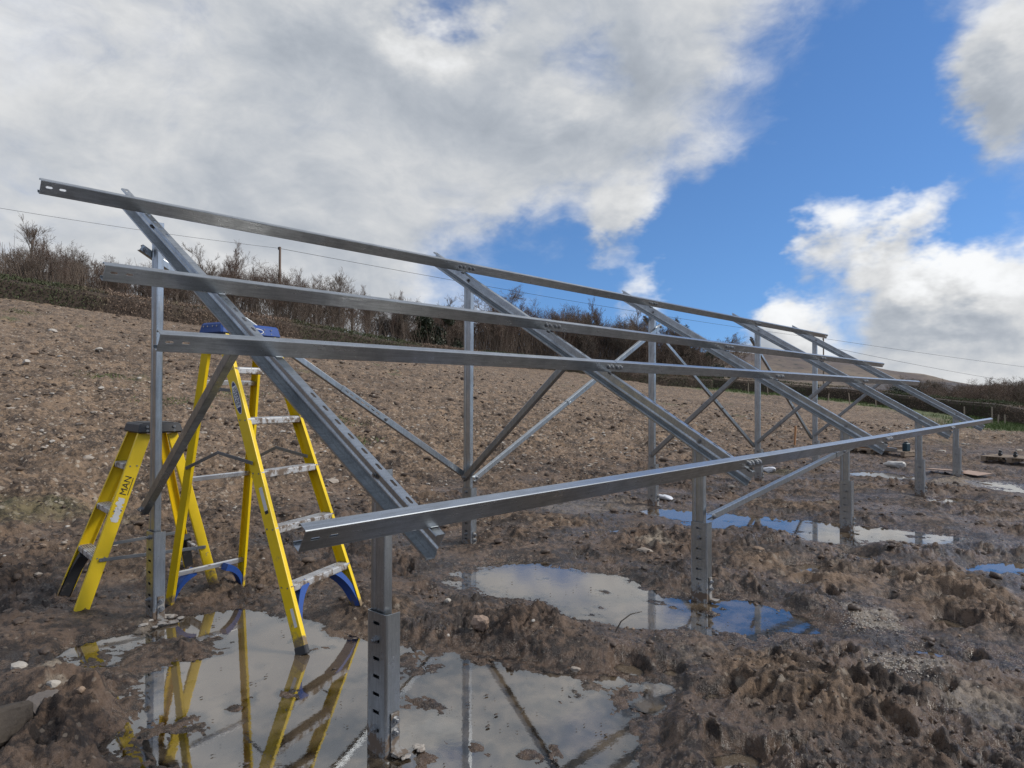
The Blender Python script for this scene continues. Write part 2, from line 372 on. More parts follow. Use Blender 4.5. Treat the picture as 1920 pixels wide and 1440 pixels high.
gl = nt.new('ShaderNodeBsdfGlossy'); nt.put(gl.inputs['Roughness'], .03); nt.put(gl.inputs['Color'], (1, 1, 1)); nt.put(gl.inputs['Normal'], b.outputs[0])
fr_ = nt.new('ShaderNodeFresnel'); nt.put(fr_.inputs['IOR'], 3.0); nt.put(fr_.inputs['Normal'], b.outputs[0])
top_ = nt.new('ShaderNodeMixShader'); nt.l.new(fr_.outputs[0], top_.inputs[0]); nt.l.new(under.outputs[0], top_.inputs[1]); nt.l.new(gl.outputs[0], top_.inputs[2]); nt.l.new(top_.outputs[0], out_.inputs[0])

# ground: churned wet mud on the pad, stony soil on the field
m, nt, p, pos = mat('ground')
def attr(nm):
    a = nt.new('ShaderNodeAttribute'); a.attribute_name = nm; return a.outputs['Fac']
wet, fld, pale, grs = attr('wet'), attr('field'), attr('pale'), attr('grassy')
na = nt.noise(pos, 2.2, 6, .62); nb = nt.noise(pos, 16, 6, .65); nc = nt.noise(pos, 75, 4, .65); nd_ = nt.noise(pos, .35, 4, .55)
f1 = nt.rng(nt.math('ADD', nt.math('MULTIPLY', na, .45), nt.math('MULTIPLY', nb, .55)), .41, .60)
ne = nt.noise(pos, 190, 3, .6)
mudc = nt.mix(nt.rng(nt.math('ADD', nt.math('MULTIPLY', f1, .6), nt.math('MULTIPLY', ne, .4)), .22, .78), (.033, .0215, .0148), (.162, .106, .069))
mudc = nt.mix(nt.rng(nc, .60, .78), mudc, (.25, .17, .114))
mudc = nt.mix(nt.math('MULTIPLY', nt.rng(nd_, .55, .72, 0, .5), nt.rng(nb, .42, .6)), mudc, (.26, .19, .138))
soil = nt.mix(f1, (.036, .0235, .0150), (.280, .190, .117))
soil = nt.mix(nt.rng(nd_, .35, .7, 0, .3), soil, (.205, .146, .10))
soil = nt.mix(nt.rng(nt.noise(pos, .13, 4, .6, .5), .48, .64, 0, .55), soil, nt.mix(1.0, soil, (.50, .47, .45), 'MULTIPLY'))
soil = nt.mix(nt.rng(nc, .60, .74), soil, (.33, .265, .20))
vo = nt.new('ShaderNodeTexVoronoi'); nt.put(vo.inputs['Vector'], pos); vo.inputs['Scale'].default_value = 26
vs = nt.new('ShaderNodeSeparateColor'); nt.put(vs.inputs[0], vo.outputs['Color'])
peb = nt.math('MULTIPLY', nt.rng(vs.outputs[0], .78, .82), nt.rng(vo.outputs['Distance'], .34, .24))
vo2 = nt.new('ShaderNodeTexVoronoi'); nt.put(vo2.inputs['Vector'], pos); vo2.inputs['Scale'].default_value = 9
vs2 = nt.new('ShaderNodeSeparateColor'); nt.put(vs2.inputs[0], vo2.outputs['Color'])
peb2 = nt.math('MULTIPLY', nt.rng(vs2.outputs[0], .68, .72), nt.rng(vo2.outputs['Distance'], .36, .26))
pebc = nt.mix(nt.mix(.5, vs.outputs[1], vs2.outputs[1]), (.22, .16, .108), (.46, .40, .32))
c = nt.mix(fld, mudc, soil)
c = nt.mix(nt.math('MULTIPLY', peb, nt.rng(fld, 0, 1, .5, .9)), c, pebc)
c = nt.mix(nt.math('MULTIPLY', peb2, fld), c, pebc)
c = nt.mix(nt.math('MULTIPLY', pale, nt.rng(nb, .30, .6)), c, (.40, .335, .255))
c = nt.mix(nt.math('MULTIPLY', grs, nt.rng(nb, .3, .6)), c, (.075, .11, .028))
wetn = nt.math('MULTIPLY', wet, nt.rng(na, .2, .75, .75, 1.1, 'LINEAR'), clamp=True)
c = nt.mix(nt.math('MULTIPLY', wetn, .42), c, nt.mix(1.0, c, (.42, .40, .39), 'MULTIPLY'))
nt.put(p.inputs['Base Color'], c)
nt.put(p.inputs['Roughness'], nt.math('ADD', nt.rng(wetn, .25, 1.0, .85, .20), nt.math('MULTIPLY', nb, .10)))
p.inputs['Specular IOR Level'].default_value = .6
b1 = nt.new('ShaderNodeBump'); nt.put(b1.inputs['Strength'], .9); nt.put(b1.inputs['Distance'], .024); nt.put(b1.inputs['Height'], nt.math('ADD', nt.noise(pos, 30, 7, .74), nt.math('MULTIPLY', nt.noise(pos, 110, 3, .6), .30)))
nt.put(p.inputs['Normal'], b1.outputs[0])

# ------------------------------------------------------------------ terrain
ZW = -0.006
HEDGE = [(0, 561, 42), (275, 600, 47), (517, 632, 55), (867, 683, 69), (1060, 698, 76), (1217, 722, 80), (1330, 730, 84), (1535, 748, 84), (1675, 765, 76), (1865, 790, 64), (1920, 800, 60)]
hp = [at_depth(*h) for h in HEDGE]
ctrl = [(q.x, q.y, q.z) for q in hp]
ctrl += [(x, y, 0.0) for x in (-12, -6, 0, 6, 12, 18) for y in (-16, -8, -3, 1, 4.2)]
ctrl += [(26, -3, -.05), (26, 4, .02), (40, -6, -.75), (40, 4, -.42), (56, 5, -1.0), (60, -6, -1.5), (60, -30, -2), (20, -40, -.5), (-30, -20, 0), (-30, 6, .7), (95, 10, -1.2), (95, 40, 1.2)]
ctrl += [(-14, 48, 8.0), (-40, 46, 8.5), (0, 60, 8.4), (20, 62, 7.4), (45, 62, 5.4), (70, 55, 3.6), (-6, 9, .55), (0, 9, .45), (8, 9, .35), (16, 9, .25), (0, 24, 2.75), (-14, 24, 3.3), (14, 24, 2.3), (30, 24, 1.8), (45, 24, 1.1), (60, 22, .40)]
CT = np.array(ctrl); S_ = 20.0
def _phi(r2): return 0.5*r2*np.log(r2+1e-12)
_A = _phi(((CT[:, None, :2]-CT[None, :, :2])**2).sum(-1)/S_**2)+np.eye(len(CT))*.004
_P = np.c_[np.ones(len(CT)), CT[:, :2]/S_]
_W = np.linalg.solve(np.block([[_A, _P], [_P.T, np.zeros((3, 3))]]), np.r_[CT[:, 2], np.zeros(3)])
def base_z(x, y):
    z = _W[-3]+_W[-2]*x/S_+_W[-1]*y/S_
    for i, c_ in enumerate(CT): z = z+_W[i]*_phi(((x-c_[0])**2+(y-c_[1])**2)/S_**2)
    return z
# puddles: stamps sighted on the level pad: (x, y, radius in metres, strength)
PUD = {
 'a': [(440, 1165, .26, .8), (520, 1190, .34, 1), (480, 1260, .34, 1), (600, 1240, .32, 1), (400, 1300, .22, .8), (520, 1350, .34, 1), (620, 1340, .30, 1), (450, 1430, .26, .9), (600, 1440, .3, 1), (730, 1300, .26, .9),
       (800, 1330, .26, 1), (870, 1300, .24, .8), (860, 1390, .24, 1), (940, 1400, .2, .85), (800, 1440, .25, 1), (960, 1330, .22, .62), (1040, 1330, .26, .5), (700, 1220, .26, .75), (850, 1240, .25, .55), (330, 1180, .16, .6), (1060, 1410, .22, .5), (340, 1250, .2, .6), (300, 1330, .16, .5), (1000, 1290, .30, .42), (1100, 1370, .28, .42), (1130, 1430, .24, .42), (940, 1250, .24, .42), (260, 1300, .2, .42), (240, 1390, .2, .4), (220, 1200, .24, .42), (1020, 1420, .2, .5), (1170, 1390, .26, .36), (1100, 1310, .26, .36), (1180, 1330, .2, .3), (1060, 1270, .2, .34), (200, 1250, .24, .36), (160, 1220, .2, .3), (300, 1420, .2, .38), (380, 1160, .2, .5)],
 'b': [(1060, 1100, .40, .62), (1000, 1080, .40, .5), (1140, 1115, .36, .9), (1210, 1145, .34, 1), (1280, 1165, .30, 1), (1350, 1140, .36, 1), (1430, 1160, .32, .95), (1490, 1165, .22, .7), (1100, 1150, .3, .6), (1400, 1200, .2, .5), (950, 1110, .3, .4), (1000, 1065, .35, .5), (920, 1070, .35, .4), (860, 1090, .3, .36), (1120, 1085, .3, .5), (1540, 1190, .2, .4)],
 'c': [(1255, 962, .34, 1), (1320, 968, .38, 1), (1400, 975, .42, 1), (1480, 985, .45, 1), (1560, 992, .45, 1), (1640, 1000, .45, .9), (1720, 1008, .42, .75), (1330, 985, .3, .8), (1600, 1020, .3, .7), (1530, 1012, .25, .6), (1800, 1010, .3, .45)],
 'd': [(1240, 1290, .11, 1), (1225, 1318, .09, .9), (1258, 1262, .07, .9)], 'e': [(1175, 1252, .08, .9), (1150, 1275, .08, .8), (1200, 1262, .05, .7)],
 'f': [(1490, 1066, .14, .9), (1530, 1062, .12, .85), (1545, 1082, .13, .85)], 'g': [(1510, 1098, .09, .9)], 'h': [(1610, 1045, .16, .9), (1590, 1042, .1, .8)],
 'i': [(1738, 1228, .10, .95), (1755, 1232, .07, .8)], 'j': [(1790, 1175, .12, .95), (1770, 1165, .08, .7)], 'k': [(1660, 1128, .07, .85)], 'l': [(1780, 1128, .12, .8), (1740, 1135, .08, .6)],
 'm': [(1880, 1068, .24, .9), (1830, 1072, .14, .8), (1915, 1060, .2, .8)], 'n': [(1655, 890, .6, .65), (1620, 888, .5, .7), (1700, 896, .5, .6)], 'o': [(1868, 908, .5, .75), (1900, 920, .45, .7)],
 'p': [(1395, 1432, .10, .9), (1365, 1437, .07, .8)], 'q': [(1540, 1280, .07, .85), (1480, 1296, .05, .7)], 'r': [(1340, 1312, .09, .75), (1385, 1300, .06, .8)], 's': [(1770, 940, .4, .7), (1800, 935, .3, .6)], 't': [(1120, 1100, .3, .5), (1205, 992, .3, .55), (1150, 1000, .3, .45)],
}
STAMPS = {k: [(at_z(x, y, ZW), r, s) for (x, y, r, s) in v] for k, v in PUD.items()}
def meta(x, y, k=None):
    mm = np.zeros_like(x)
    for kk in ([k] if k else STAMPS):
        for (q, r, s) in STAMPS[kk]:
            d2 = ((x-q.x)**2+(y-q.y)**2)/(r*r); mm = mm+1.16*s*np.exp(-d2*1.1)
    return mm
# (x, y, radius, height): ridges and ruts of mud
MOUNDS = [(1060, 1205, .30, .07), (960, 1185, .28, .06), (1140, 1235, .2, .05), (1000, 1230, .16, .04), (1280, 1215, .2, .05), (700, 1130, .3, .05), (640, 1090, .35, .06), (1300, 1020, .5, .07), (1450, 1035, .4, .07), (1180, 1020, .6, .05), (950, 1040, .6, .05),
          (1620, 1035, .25, .05), (1700, 1050, .3, .06), (60, 1290, .25, .06), (150, 1340, .3, .06), (230, 1400, .25, .05), (40, 1180, .4, .06), (60, 1080, .5, .12), (200, 1060, .4, .10), (30, 980, .7, .2), (150, 940, .7, .15), (500, 1060, .4, .05),
          (1440, 1290, .25, .05), (1550, 1330, .3, .05), (1330, 1390, .25, .05), (1230, 1400, .2, .04), (1850, 1180, .3, .05), (1350, 860, 1.2, .05), (1000, 900, .8, .08), (1100, 870, .8, .08)]
MST = [(at_z(x, y, 0), r, h) for (x, y, r, h) in MOUNDS]
PALE = [(1640, 1165, .16, 1), (1600, 1150, .10, .8), (1665, 1180, .09, .8), (1690, 1258, .16, 1), (1740, 1262, .1, .9), (1640, 1262, .08, .7), (1840, 1330, .22, .55), (1300, 1240, .12, .25), (1120, 1290, .12, .3), (1230, 1032, .16, .8), (100, 1265, .07, .9), (110, 1305, .06, 1.0), (290, 1180, .14, .8), (745, 1420, .09, .8), (1805, 905, .7, .45), (1080, 955, .5, .45), (1790, 905, .4, .5), (1150, 950, .5, .3)]
PST = [(at_z(x, y, 0), r, s) for (x, y, r, s) in PALE]
PRINTS = [(1450, 1240, 20), (1520, 1215, 35), (1585, 1235, 10), (1420, 1330, -15), (1520, 1345, 5), (1600, 1310, 30), (1760, 1310, -20), (1830, 1240, 10), (1680, 1380, 40), (1700, 1100, 15), (1780, 1085, -10), (1560, 1120, 30), (1640, 1085, 0),
          (120, 1230, 60), (230, 1290, 40), (90, 1400, 80), (260, 1440, 20), (800, 1110, 20), (880, 1140, -10), (760, 1080, 30), (1090, 1040, 10), (1250, 1075, -20), (1860, 1120, 25), (1350, 1420, 50), (1480, 1420, -30), (1760, 1430, 15)]
PRS = [(at_z(x, y, 0), R_(a_)) for x, y, a_ in PRINTS]
def terrain(x, y, full=False, bz=None):
    if bz is None: bz = base_z(x, y)
    rr = np.hypot(x-CAM.x, y-CAM.y); far = sstep(100, 260, rr)
    bz = bz*(1-far)+(-4.0)*far
    wx = x+.10*perlin(x*3.1, y*3.1, 5)+.03*perlin(x*11, y*11, 15); wy = y+.10*perlin(x*3.1, y*3.1, 6)+.03*perlin(x*11, y*11, 16)
    fm = sstep(3.4, 8.0, y+1.6*fbm(x*.35, y*.35, 3, 3))
    fm = np.maximum(fm, sstep(19, 26, x+2*perlin(x*.2, y*.2, 8)))
    fm = np.maximum(fm, .6*sstep(.3, .8, fbm(x*.6, y*.6, 3, 44)+.5*sstep(2.2, 4, y)))
    # coarse churn, clods and crumbs
    big = .028*fbm(wx*.9, wy*.9, 3, 11)
    frac = .55*fbm(wx*4.3, wy*4.3, 6, 21, .62)+.45*(fbm(wx*5.1, wy*5.1, 5, 22, .58, True)-.6)
    cl1 = .075*np.maximum(0, fbm(wx*4.6, wy*4.6, 3, 31, .5)-.02)
    cl2 = .022*(.45-worley(wx*13+.35*perlin(x*31, y*31, 34), wy*13+.35*perlin(x*31, y*31, 35), 36))
    cl3 = .008*(.45-worley(x*39, y*39, 37))+.010*fbm(x*30, y*30, 3, 38, .62)
    rough = .25+.95*sstep(-.35, .55, fbm(x*.8, y*.8, 3, 41))
    mud = .032+big+rough*(.024*frac+cl1+cl2*1.25)+cl3*(.45+.75*rough)
    fieldz = .02*np.sin(7.2*(y+.05*x)+1.6*perlin(x*.4, y*.4, 57))*sstep(-.1, .5, fbm(x*.15, y*.15, 2, 58))+.05+.05*fbm(x*.5, y*.5, 3, 51)+.034*frac+.06*fbm(wx*1.9, wy*1.9, 4, 53, .62)+.085*(.5-worley(wx*2.7, wy*2.7, 54))+.8*cl1+1.2*cl2+1.3*cl3+.05*np.maximum(0, fbm(x*1.7, y*1.7, 3, 52)-.1)
    z = mud*(1-fm)+fieldz*fm
    near = np.nonzero(rr < 26)[0]; nx_, ny_ = x[near], y[near]
    mo = np.zeros(len(near)); mt = meta(nx_, ny_)*(1+.30*fbm(nx_*2.6, ny_*2.6, 4, 61))
    for (q, r, h) in MST: mo = mo+h*np.exp(-((nx_-q.x)**2+(ny_-q.y)**2)/(r*r))
    for (q, a_) in PRS:
        lx = (nx_-q.x)*math.cos(a_)+(ny_-q.y)*math.sin(a_); ly = -(nx_-q.x)*math.sin(a_)+(ny_-q.y)*math.cos(a_); k_ = np.abs(lx) < .4
        e = np.sqrt((lx[k_]/.15)**2+(ly[k_]/(.052+.012*np.cos(lx[k_]*22)))**2)+.10*fbm(nx_[k_]*9, ny_[k_]*9, 2, 66)
        mo[k_] += -.042*sstep(1.05, .78, e)*(1-.16*np.sign(np.sin(lx[k_]*190)))+.016*np.exp(-((e-1.22)/.2)**2)
    sl = sstep(.10, .46, mt)
    dp_ = sstep(.34, 1.15, mt)
    slur = ZW+.0050-.0150*dp_+.0080*fbm(wx[near]*5, wy[near]*5, 5, 62, .62)*(1.2-.65*dp_)+.0055*fbm(wx[near]*24, wy[near]*24, 3, 63, .62)*(1.25-.95*dp_)
    slur = slur+.030*np.maximum(0, fbm(nx_*3.6, ny_*2.6, 5, 64, .62)-.55)
    z[near] = (z[near]+mo)*(1-sl)+slur*sl
    out = bz+z
    if not full: return out
    wet = np.clip(1.35-(z-ZW)/.10+.5*fbm(x*1.3, y*1.3, 3, 71), 0, 1)
    wet = np.maximum(wet, .58+.6*fbm(x*.7, y*.7, 3, 72))*(1-fm*.9)*(1-.35*sstep(6, 14, rr)); wet[near] = np.maximum(wet[near], sl)
    pl = np.zeros_like(x); pn = np.zeros(len(near)); f9 = .35*fbm(nx_*9, ny_*9, 3, 73)
    for (q, r, s) in PST: pn = np.maximum(pn, s*sstep(.25, .65, np.exp(-((nx_-q.x)**2+(ny_-q.y)**2)/(r*r))+f9))
    pl[near] = pn
    gr = np.zeros_like(x); dd = np.full_like(x, 99.0)
    for a_, b_ in zip(hp[6:-1], hp[7:]):
        vx, vy = b_.x-a_.x, b_.y-a_.y; t = np.clip(((x-a_.x)*vx+(y-a_.y)*vy)/(vx*vx+vy*vy), 0, 1); dd = np.minimum(dd, np.hypot(x-a_.x-t*vx, y-a_.y-t*vy))
    gr = np.maximum(gr, sstep(9, 3, dd*(1-.62*sstep(16, 6, y))+3*fbm(x*.15, y*.15, 3, 82)))
    g0 = at_depth(1905, 800, 56); gr = np.maximum(gr, sstep(1.15, .6, np.hypot((x-g0.x)/13, (y-g0.y)/4.0)+.3*fbm(x*.3, y*.3, 3, 84)))
    gr = np.maximum(gr, sstep(92, 120, rr))
    gr = np.maximum(gr, .6*sstep(.7, .95, fbm(x*.25, y*.25, 4, 83))*fm)
    return out, np.clip(wet, 0, 1), fm, np.clip(pl, 0, 1), np.clip(gr, 0, 1)
def gz(x, y): return float(terrain(np.array([float(x)]), np.array([float(y)]))[0])
def gzs(xy):
    xy = np.asarray(xy, float); return terrain(xy[:, 0].copy(), xy[:, 1].copy())

def radii():
    r = [.25]
    while r[-1] < 3200:
        q = r[-1]; k = .03 if q < 1.0 else .0053 if q < 6 else .0068 if q < 30 else .0085 if q < 105 else .03
        r.append(q*(1+k))
    return np.array(r)
rs = radii()
fine = np.linspace(YAW-R_(47), YAW+R_(47), 864)
rest = np.linspace(YAW+R_(47), YAW+2*math.pi-R_(47), 64)[1:-1]
th = np.concatenate([fine, rest]); nr_, nt_ = len(rs), len(th)
Rg, Tg = np.meshgrid(rs, th, indexing='ij'); gx = (CAM.x+Rg*np.cos(Tg)).ravel(); gy = (CAM.y+Rg*np.sin(Tg)).ravel()
ri = np.unique(np.r_[np.arange(0, nr_, 6), nr_-1]); ti = np.unique(np.r_[np.arange(0, nt_, 6), nt_-1])       # the smooth lie of the land, sampled and interpolated
bs = base_z(Rg[np.ix_(ri, ti)]*np.cos(Tg[np.ix_(ri, ti)])+CAM.x, Rg[np.ix_(ri, ti)]*np.sin(Tg[np.ix_(ri, ti)])+CAM.y)
ka = np.clip(np.searchsorted(ri, np.arange(nr_), 'right')-1, 0, len(ri)-2); fa = ((np.arange(nr_)-ri[ka])/(ri[ka+1]-ri[ka]))[:, None]; bs = bs[ka]*(1-fa)+bs[ka+1]*fa
kb = np.clip(np.searchsorted(ti, np.arange(nt_), 'right')-1, 0, len(ti)-2); fb_ = ((np.arange(nt_)-ti[kb])/(ti[kb+1]-ti[kb]))[None, :]; bs = bs[:, kb]*(1-fb_)+bs[:, kb+1]*fb_
zz, wet_, fm_, pl_, gr_ = terrain(gx, gy, True, bs.ravel())
verts = np.stack([gx, gy, zz], 1); verts = np.concatenate([verts, [[CAM.x, CAM.y, zz[:nt_].mean()]]])
i0 = np.arange(nr_-1)[:, None]*nt_; j0 = np.arange(nt_)[None, :]; j1 = (j0+1) % nt_
quads = np.stack([(i0+j0).ravel(), (i0+nt_+j0).ravel(), (i0+nt_+j1).ravel(), (i0+j1).ravel()], 1)
gme = bpy.data.meshes.new('ground')
nq = len(quads); fan = np.stack([np.full(nt_, nr_*nt_), np.arange(nt_), (np.arange(nt_)+1) % nt_], 1)
gme.vertices.add(len(verts)); gme.vertices.foreach_set('co', verts.astype(np.float32).ravel())
gme.loops.add(nq*4+nt_*3); gme.loops.foreach_set('vertex_index', np.concatenate([quads.ravel(), fan.ravel()]).astype(np.int32))
gme.polygons.add(nq+nt_); gme.polygons.foreach_set('loop_start', np.concatenate([np.arange(nq)*4, nq*4+np.arange(nt_)*3]).astype(np.int32))
gme.polygons.foreach_set('loop_total', np.concatenate([np.full(nq, 4), np.full(nt_, 3)]).astype(np.int32))
gme.polygons.foreach_set('use_smooth', np.ones(nq+nt_, bool)); gme.update(calc_edges=True); gme.materials.append(MATS['ground'])
for nm, arr in (('wet', wet_), ('field', fm_), ('pale', pl_), ('grassy', gr_)):
    a = gme.attributes.new(nm, 'FLOAT', 'POINT'); a.data.foreach_set('value', np.append(arr, 0).astype(np.float32))
tag(link('ground', gme), 'churned brown mud running up into a stony bare field', 'ground', kind='structure')
del gx, gy, zz, verts, quads

# puddles
PLAB = {'a': 'large shallow muddy puddle around the nearest front post and ladder', 'b': 'muddy puddle around the second front post', 'c': 'long puddle reflecting blue sky around the third front post',
        'd': 'small pool in a rut right of the nearest puddle', 'e': 'little pool between mud clods beyond the twig', 'n': 'distant shallow puddle left of the white sack', 'm': 'shallow pool at the right edge of the picture'}
for k, st in STAMPS.items():
    xs_ = [q.x for q, r, s in st]; ys_ = [q.y for q, r, s in st]; mr = max(r for q, r, s in st)*1.6; big_ = max(xs_)-min(xs_) > 1.0
    cs = .035 if big_ else .02
    nx_ = int((max(xs_)-min(xs_)+2*mr)/cs)+2; ny_ = int((max(ys_)-min(ys_)+2*mr)/cs)+2
    X, Y = np.meshgrid(min(xs_)-mr+np.arange(nx_)*cs, min(ys_)-mr+np.arange(ny_)*cs, indexing='ij')
    M = meta(X.ravel(), Y.ravel(), k).reshape(X.shape); K = (M[:-1, :-1]+M[1:, 1:])/2 > .13
    ii, jj = np.nonzero(K); q4 = np.stack([ii*ny_+jj, (ii+1)*ny_+jj, (ii+1)*ny_+jj+1, ii*ny_+jj+1], 1)
    used = np.unique(q4); remap = np.zeros(nx_*ny_, int); remap[used] = np.arange(len(used))
    bzq = base_z(X.ravel()[used], Y.ravel()[used]).mean()
    vv = np.stack([X.ravel()[used], Y.ravel()[used], np.full(len(used), ZW+bzq)], 1)
    pme = mesh_np('puddle', vv, remap[q4], MATS['muddy_water'], True); pa_ = pme.attributes.new('depth', 'FLOAT', 'POINT'); pa_.data.foreach_set('value', (vv[:, 2]-terrain(vv[:, 0].copy(), vv[:, 1].copy())).astype(np.float32))
    o = link('puddle', pme)
    tag(o, PLAB.get(k, 'small pool of muddy water among the mud clods'), 'puddle', None if k in PLAB else 'small pools in the churned mud', 'structure')

# ------------------------------------------------------------------ far hills
def ridge(name, prof, dep, depth2, label, mt):
    """prof: skyline as sighted points; the hill is a solid whale-back falling to both sides"""
    pts = [at_depth(x, y, dep) for x, y in prof]; xs_ = np.linspace(0, 1, 90); t = np.linspace(0, 1, len(pts))
    P = np.array([[np.interp(s, t, [q[i] for q in pts]) for i in range(3)] for s in xs_])
    f2 = np.array([cf.x, cf.y, 0]); V = []
    for i, q in enumerate(P):
        for j, u in enumerate(np.linspace(-1, 1, 25)):
            prof_ = (1-abs(u)**1.6); z = -8+(q[2]+8)*prof_
            pt = np.array([q[0], q[1], 0])+f2*u*depth2
            z += (4*float(perlin(np.array([pt[0]*.012]), np.array([pt[1]*.012]), 9)[0])*dep/1500)*(prof_ > .02)
            V.append((pt[0], pt[1], z))
    n = 25; F = [(i*n+j, (i+1)*n+j, (i+1)*n+j+1, i*n+j+1) for i in range(89) for j in range(24)]
    o = link(name, mesh_np(name, V, F, mt, True)); return tag(o, label, 'hill', kind='structure')
ridge('hill', [(900, 700), (1100, 672), (1250, 662), (1372, 660), (1450, 666), (1515, 674), (1580, 683), (1640, 694), (1690, 712), (1740, 730), (1800, 742), (2100, 750)], 1500, 420, 'brown moorland hill on the skyline behind the frame', MATS['moor'])
ridge('hill', [(1560, 728), (1680, 718), (1725, 716), (1760, 718), (1790, 722), (1850, 724), (1920, 722), (2050, 716), (2300, 710)], 900, 200, 'dark wooded ridge at the right of the skyline', MATS['far_wood'])

# ------------------------------------------------------------------ solar frame
D_ = 2.4258; UF = [0.0, 2.8839, 6.3184, 9.8047, 12.6524]
fr = thing('solar_panel_frame', (6.3, 1.2, 0), 'long galvanised steel frame for solar panels, posts, sloping rafters and four rails', 'metal frame')
# shared bolt: washer, hex head and thread end, axis +z
def make_bolt():
    V, F = [], []
    for (r, z0, z1, n, ph) in ((.019, 0, .003, 12, 0), (.0145, .003, .014, 6, .2), (.007, .014, .022, 6, 0)):
        b_ = len(V)
        for z_ in (z0, z1):
            V += [(r*math.cos(2*math.pi*k/n+ph), r*math.sin(2*math.pi*k/n+ph), z_) for k in range(n)]
        F += [(b_+k, b_+(k+1) % n, b_+n+(k+1) % n, b_+n+k) for k in range(n)]+[tuple(b_+n+k for k in range(n))]
    return mesh_np('bolt', V, F, MATS['bolt'])
bolt_me = make_bolt()
def bolt(parent, pos_, nrm):
    nrm = Vector(nrm).normalized(); m4 = nrm.to_track_quat('Z', 'Y').to_matrix().to_4x4(); m4.translation = Vector(pos_)
    return inst('bolt', bolt_me, m4, parent)
def chan(P0, P1, ydir, prof, t, slots=()):     # profile y along ydir, flanges towards x cross y
    P0, P1 = Vector(P0), Vector(P1); L = (P1-P0).length
    return xf(sweep(prof, L, t, slots), frame(P1-P0, ydir, P0))
zf, zb, af, ab = 1.1555, 2.5865, .0604, D_+.0481
slope = Vector((0, ab-af, zb-zf)).normalized(); nrm = Vector((0, -slope.z, slope.y))
def on_raf(v, off=0.0, u=0.0):
    return Vector((u, af, zf))+slope*((v-af)/slope.y)+nrm*off
rng = random.Random(4)
for i, u in enumerate(UF):
    for back in (0, 1):
        v0 = D_ if back else 0.0
        # foot sleeve: web towards -u (slotted), flanges towards +u
        ztop = (.585, .584, .559, .564, .571)[i] if back else (.576, .564, .553, .550, .557)[i]
        sl_ = [(z_+.25, .014, (0, 0), .042) for z_ in [ztop-.044-.074*k for k in range(7)]]
        pr = cee(.130, .074, 0, .010)
        vf = chan((u, v0+.065, -.25), (u, v0+.065, ztop), (0, -1, 0), pr, .004, sl_)
        s = part('sleeve', vf, MATS['galv_sleeve'], fr)
        for zz_ in ((ztop-.115, .09) if not back else (ztop-.04, .14)): bolt(s, (u-.0005, v0+.072, zz_), (-1, 0, 0))
        # mud bracket on the front face at the foot
        bk = part('foot_bracket', join(box((u+.047, v0-.004, .085), (.042, .005, .16)), box((u+.052, v0-.030, .008), (.06, .055, .005))), MATS['bracket'], fr)
        bolt(bk, (u+.047, v0-.0065, .135), (0, -1, 0)); bolt(bk, (u+.047, v0-.0065, .085), (0, -1, 0))
        # post inside the sleeve
        ptop = 1.175 if not back else 2.615
        pw = .094; pc = v0+.082
        prp = cee(pw, .044, .012, .006, .004)
        vf = chan((u+.016, pc, -.2), (u+.016, pc, ptop), (0, -1, 0), prp, .0032)
        po = part('post', vf, MATS['galv_post'], fr)
    # rafter: C section opening towards -u, slots in the upper flange at both ends
    a, b_ = on_raf(-.335, -.008, u-.0025), on_raf(2.955, -.008, u-.0025); L = (b_-a).length
    prr = [(-y_, z2) for y_, z2 in cee(.122, .047, .012, .006, .005)][::-1]
    sl_ = [(x_, .046, (-.061, .024), .015) for x_ in [.10+.115*k for k in range(9)]+[L-.05-.115*k for k in range(8)]+[L*.5+.115*k for k in (-2, -1, 0, 1, 2)]]
    # y axis = nrm (up), z = x cross y
    r = part('rafter', chan(a, b_, -nrm, prr, .0035, sl_), MATS['galv'], fr)
    for v_, z_ in ((af, zf), (ab, zb)): bolt(r, (u-.0062, v_, z_), (-1, 0, 0))
    # diagonal brace from the foot of the back post to the rafter
    vb = [2.497, 2.475, 2.47, 2.47, 2.47][i]; zb_ = [.735, .69, .69, .69, .69][i]
    p0 = Vector((u-.053, vb, zb_)); p1 = on_raf(1.20, -.075, u-.053)
    dirb = (p1-p0).normalized(); p0 = p0-dirb*.03; yb = dirb.cross(Vector((1, 0, 0)))
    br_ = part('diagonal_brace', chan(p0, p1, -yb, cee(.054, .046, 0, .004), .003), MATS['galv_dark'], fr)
    bolt(br_, (u-.0535, vb, zb_), (-1, 0, 0))
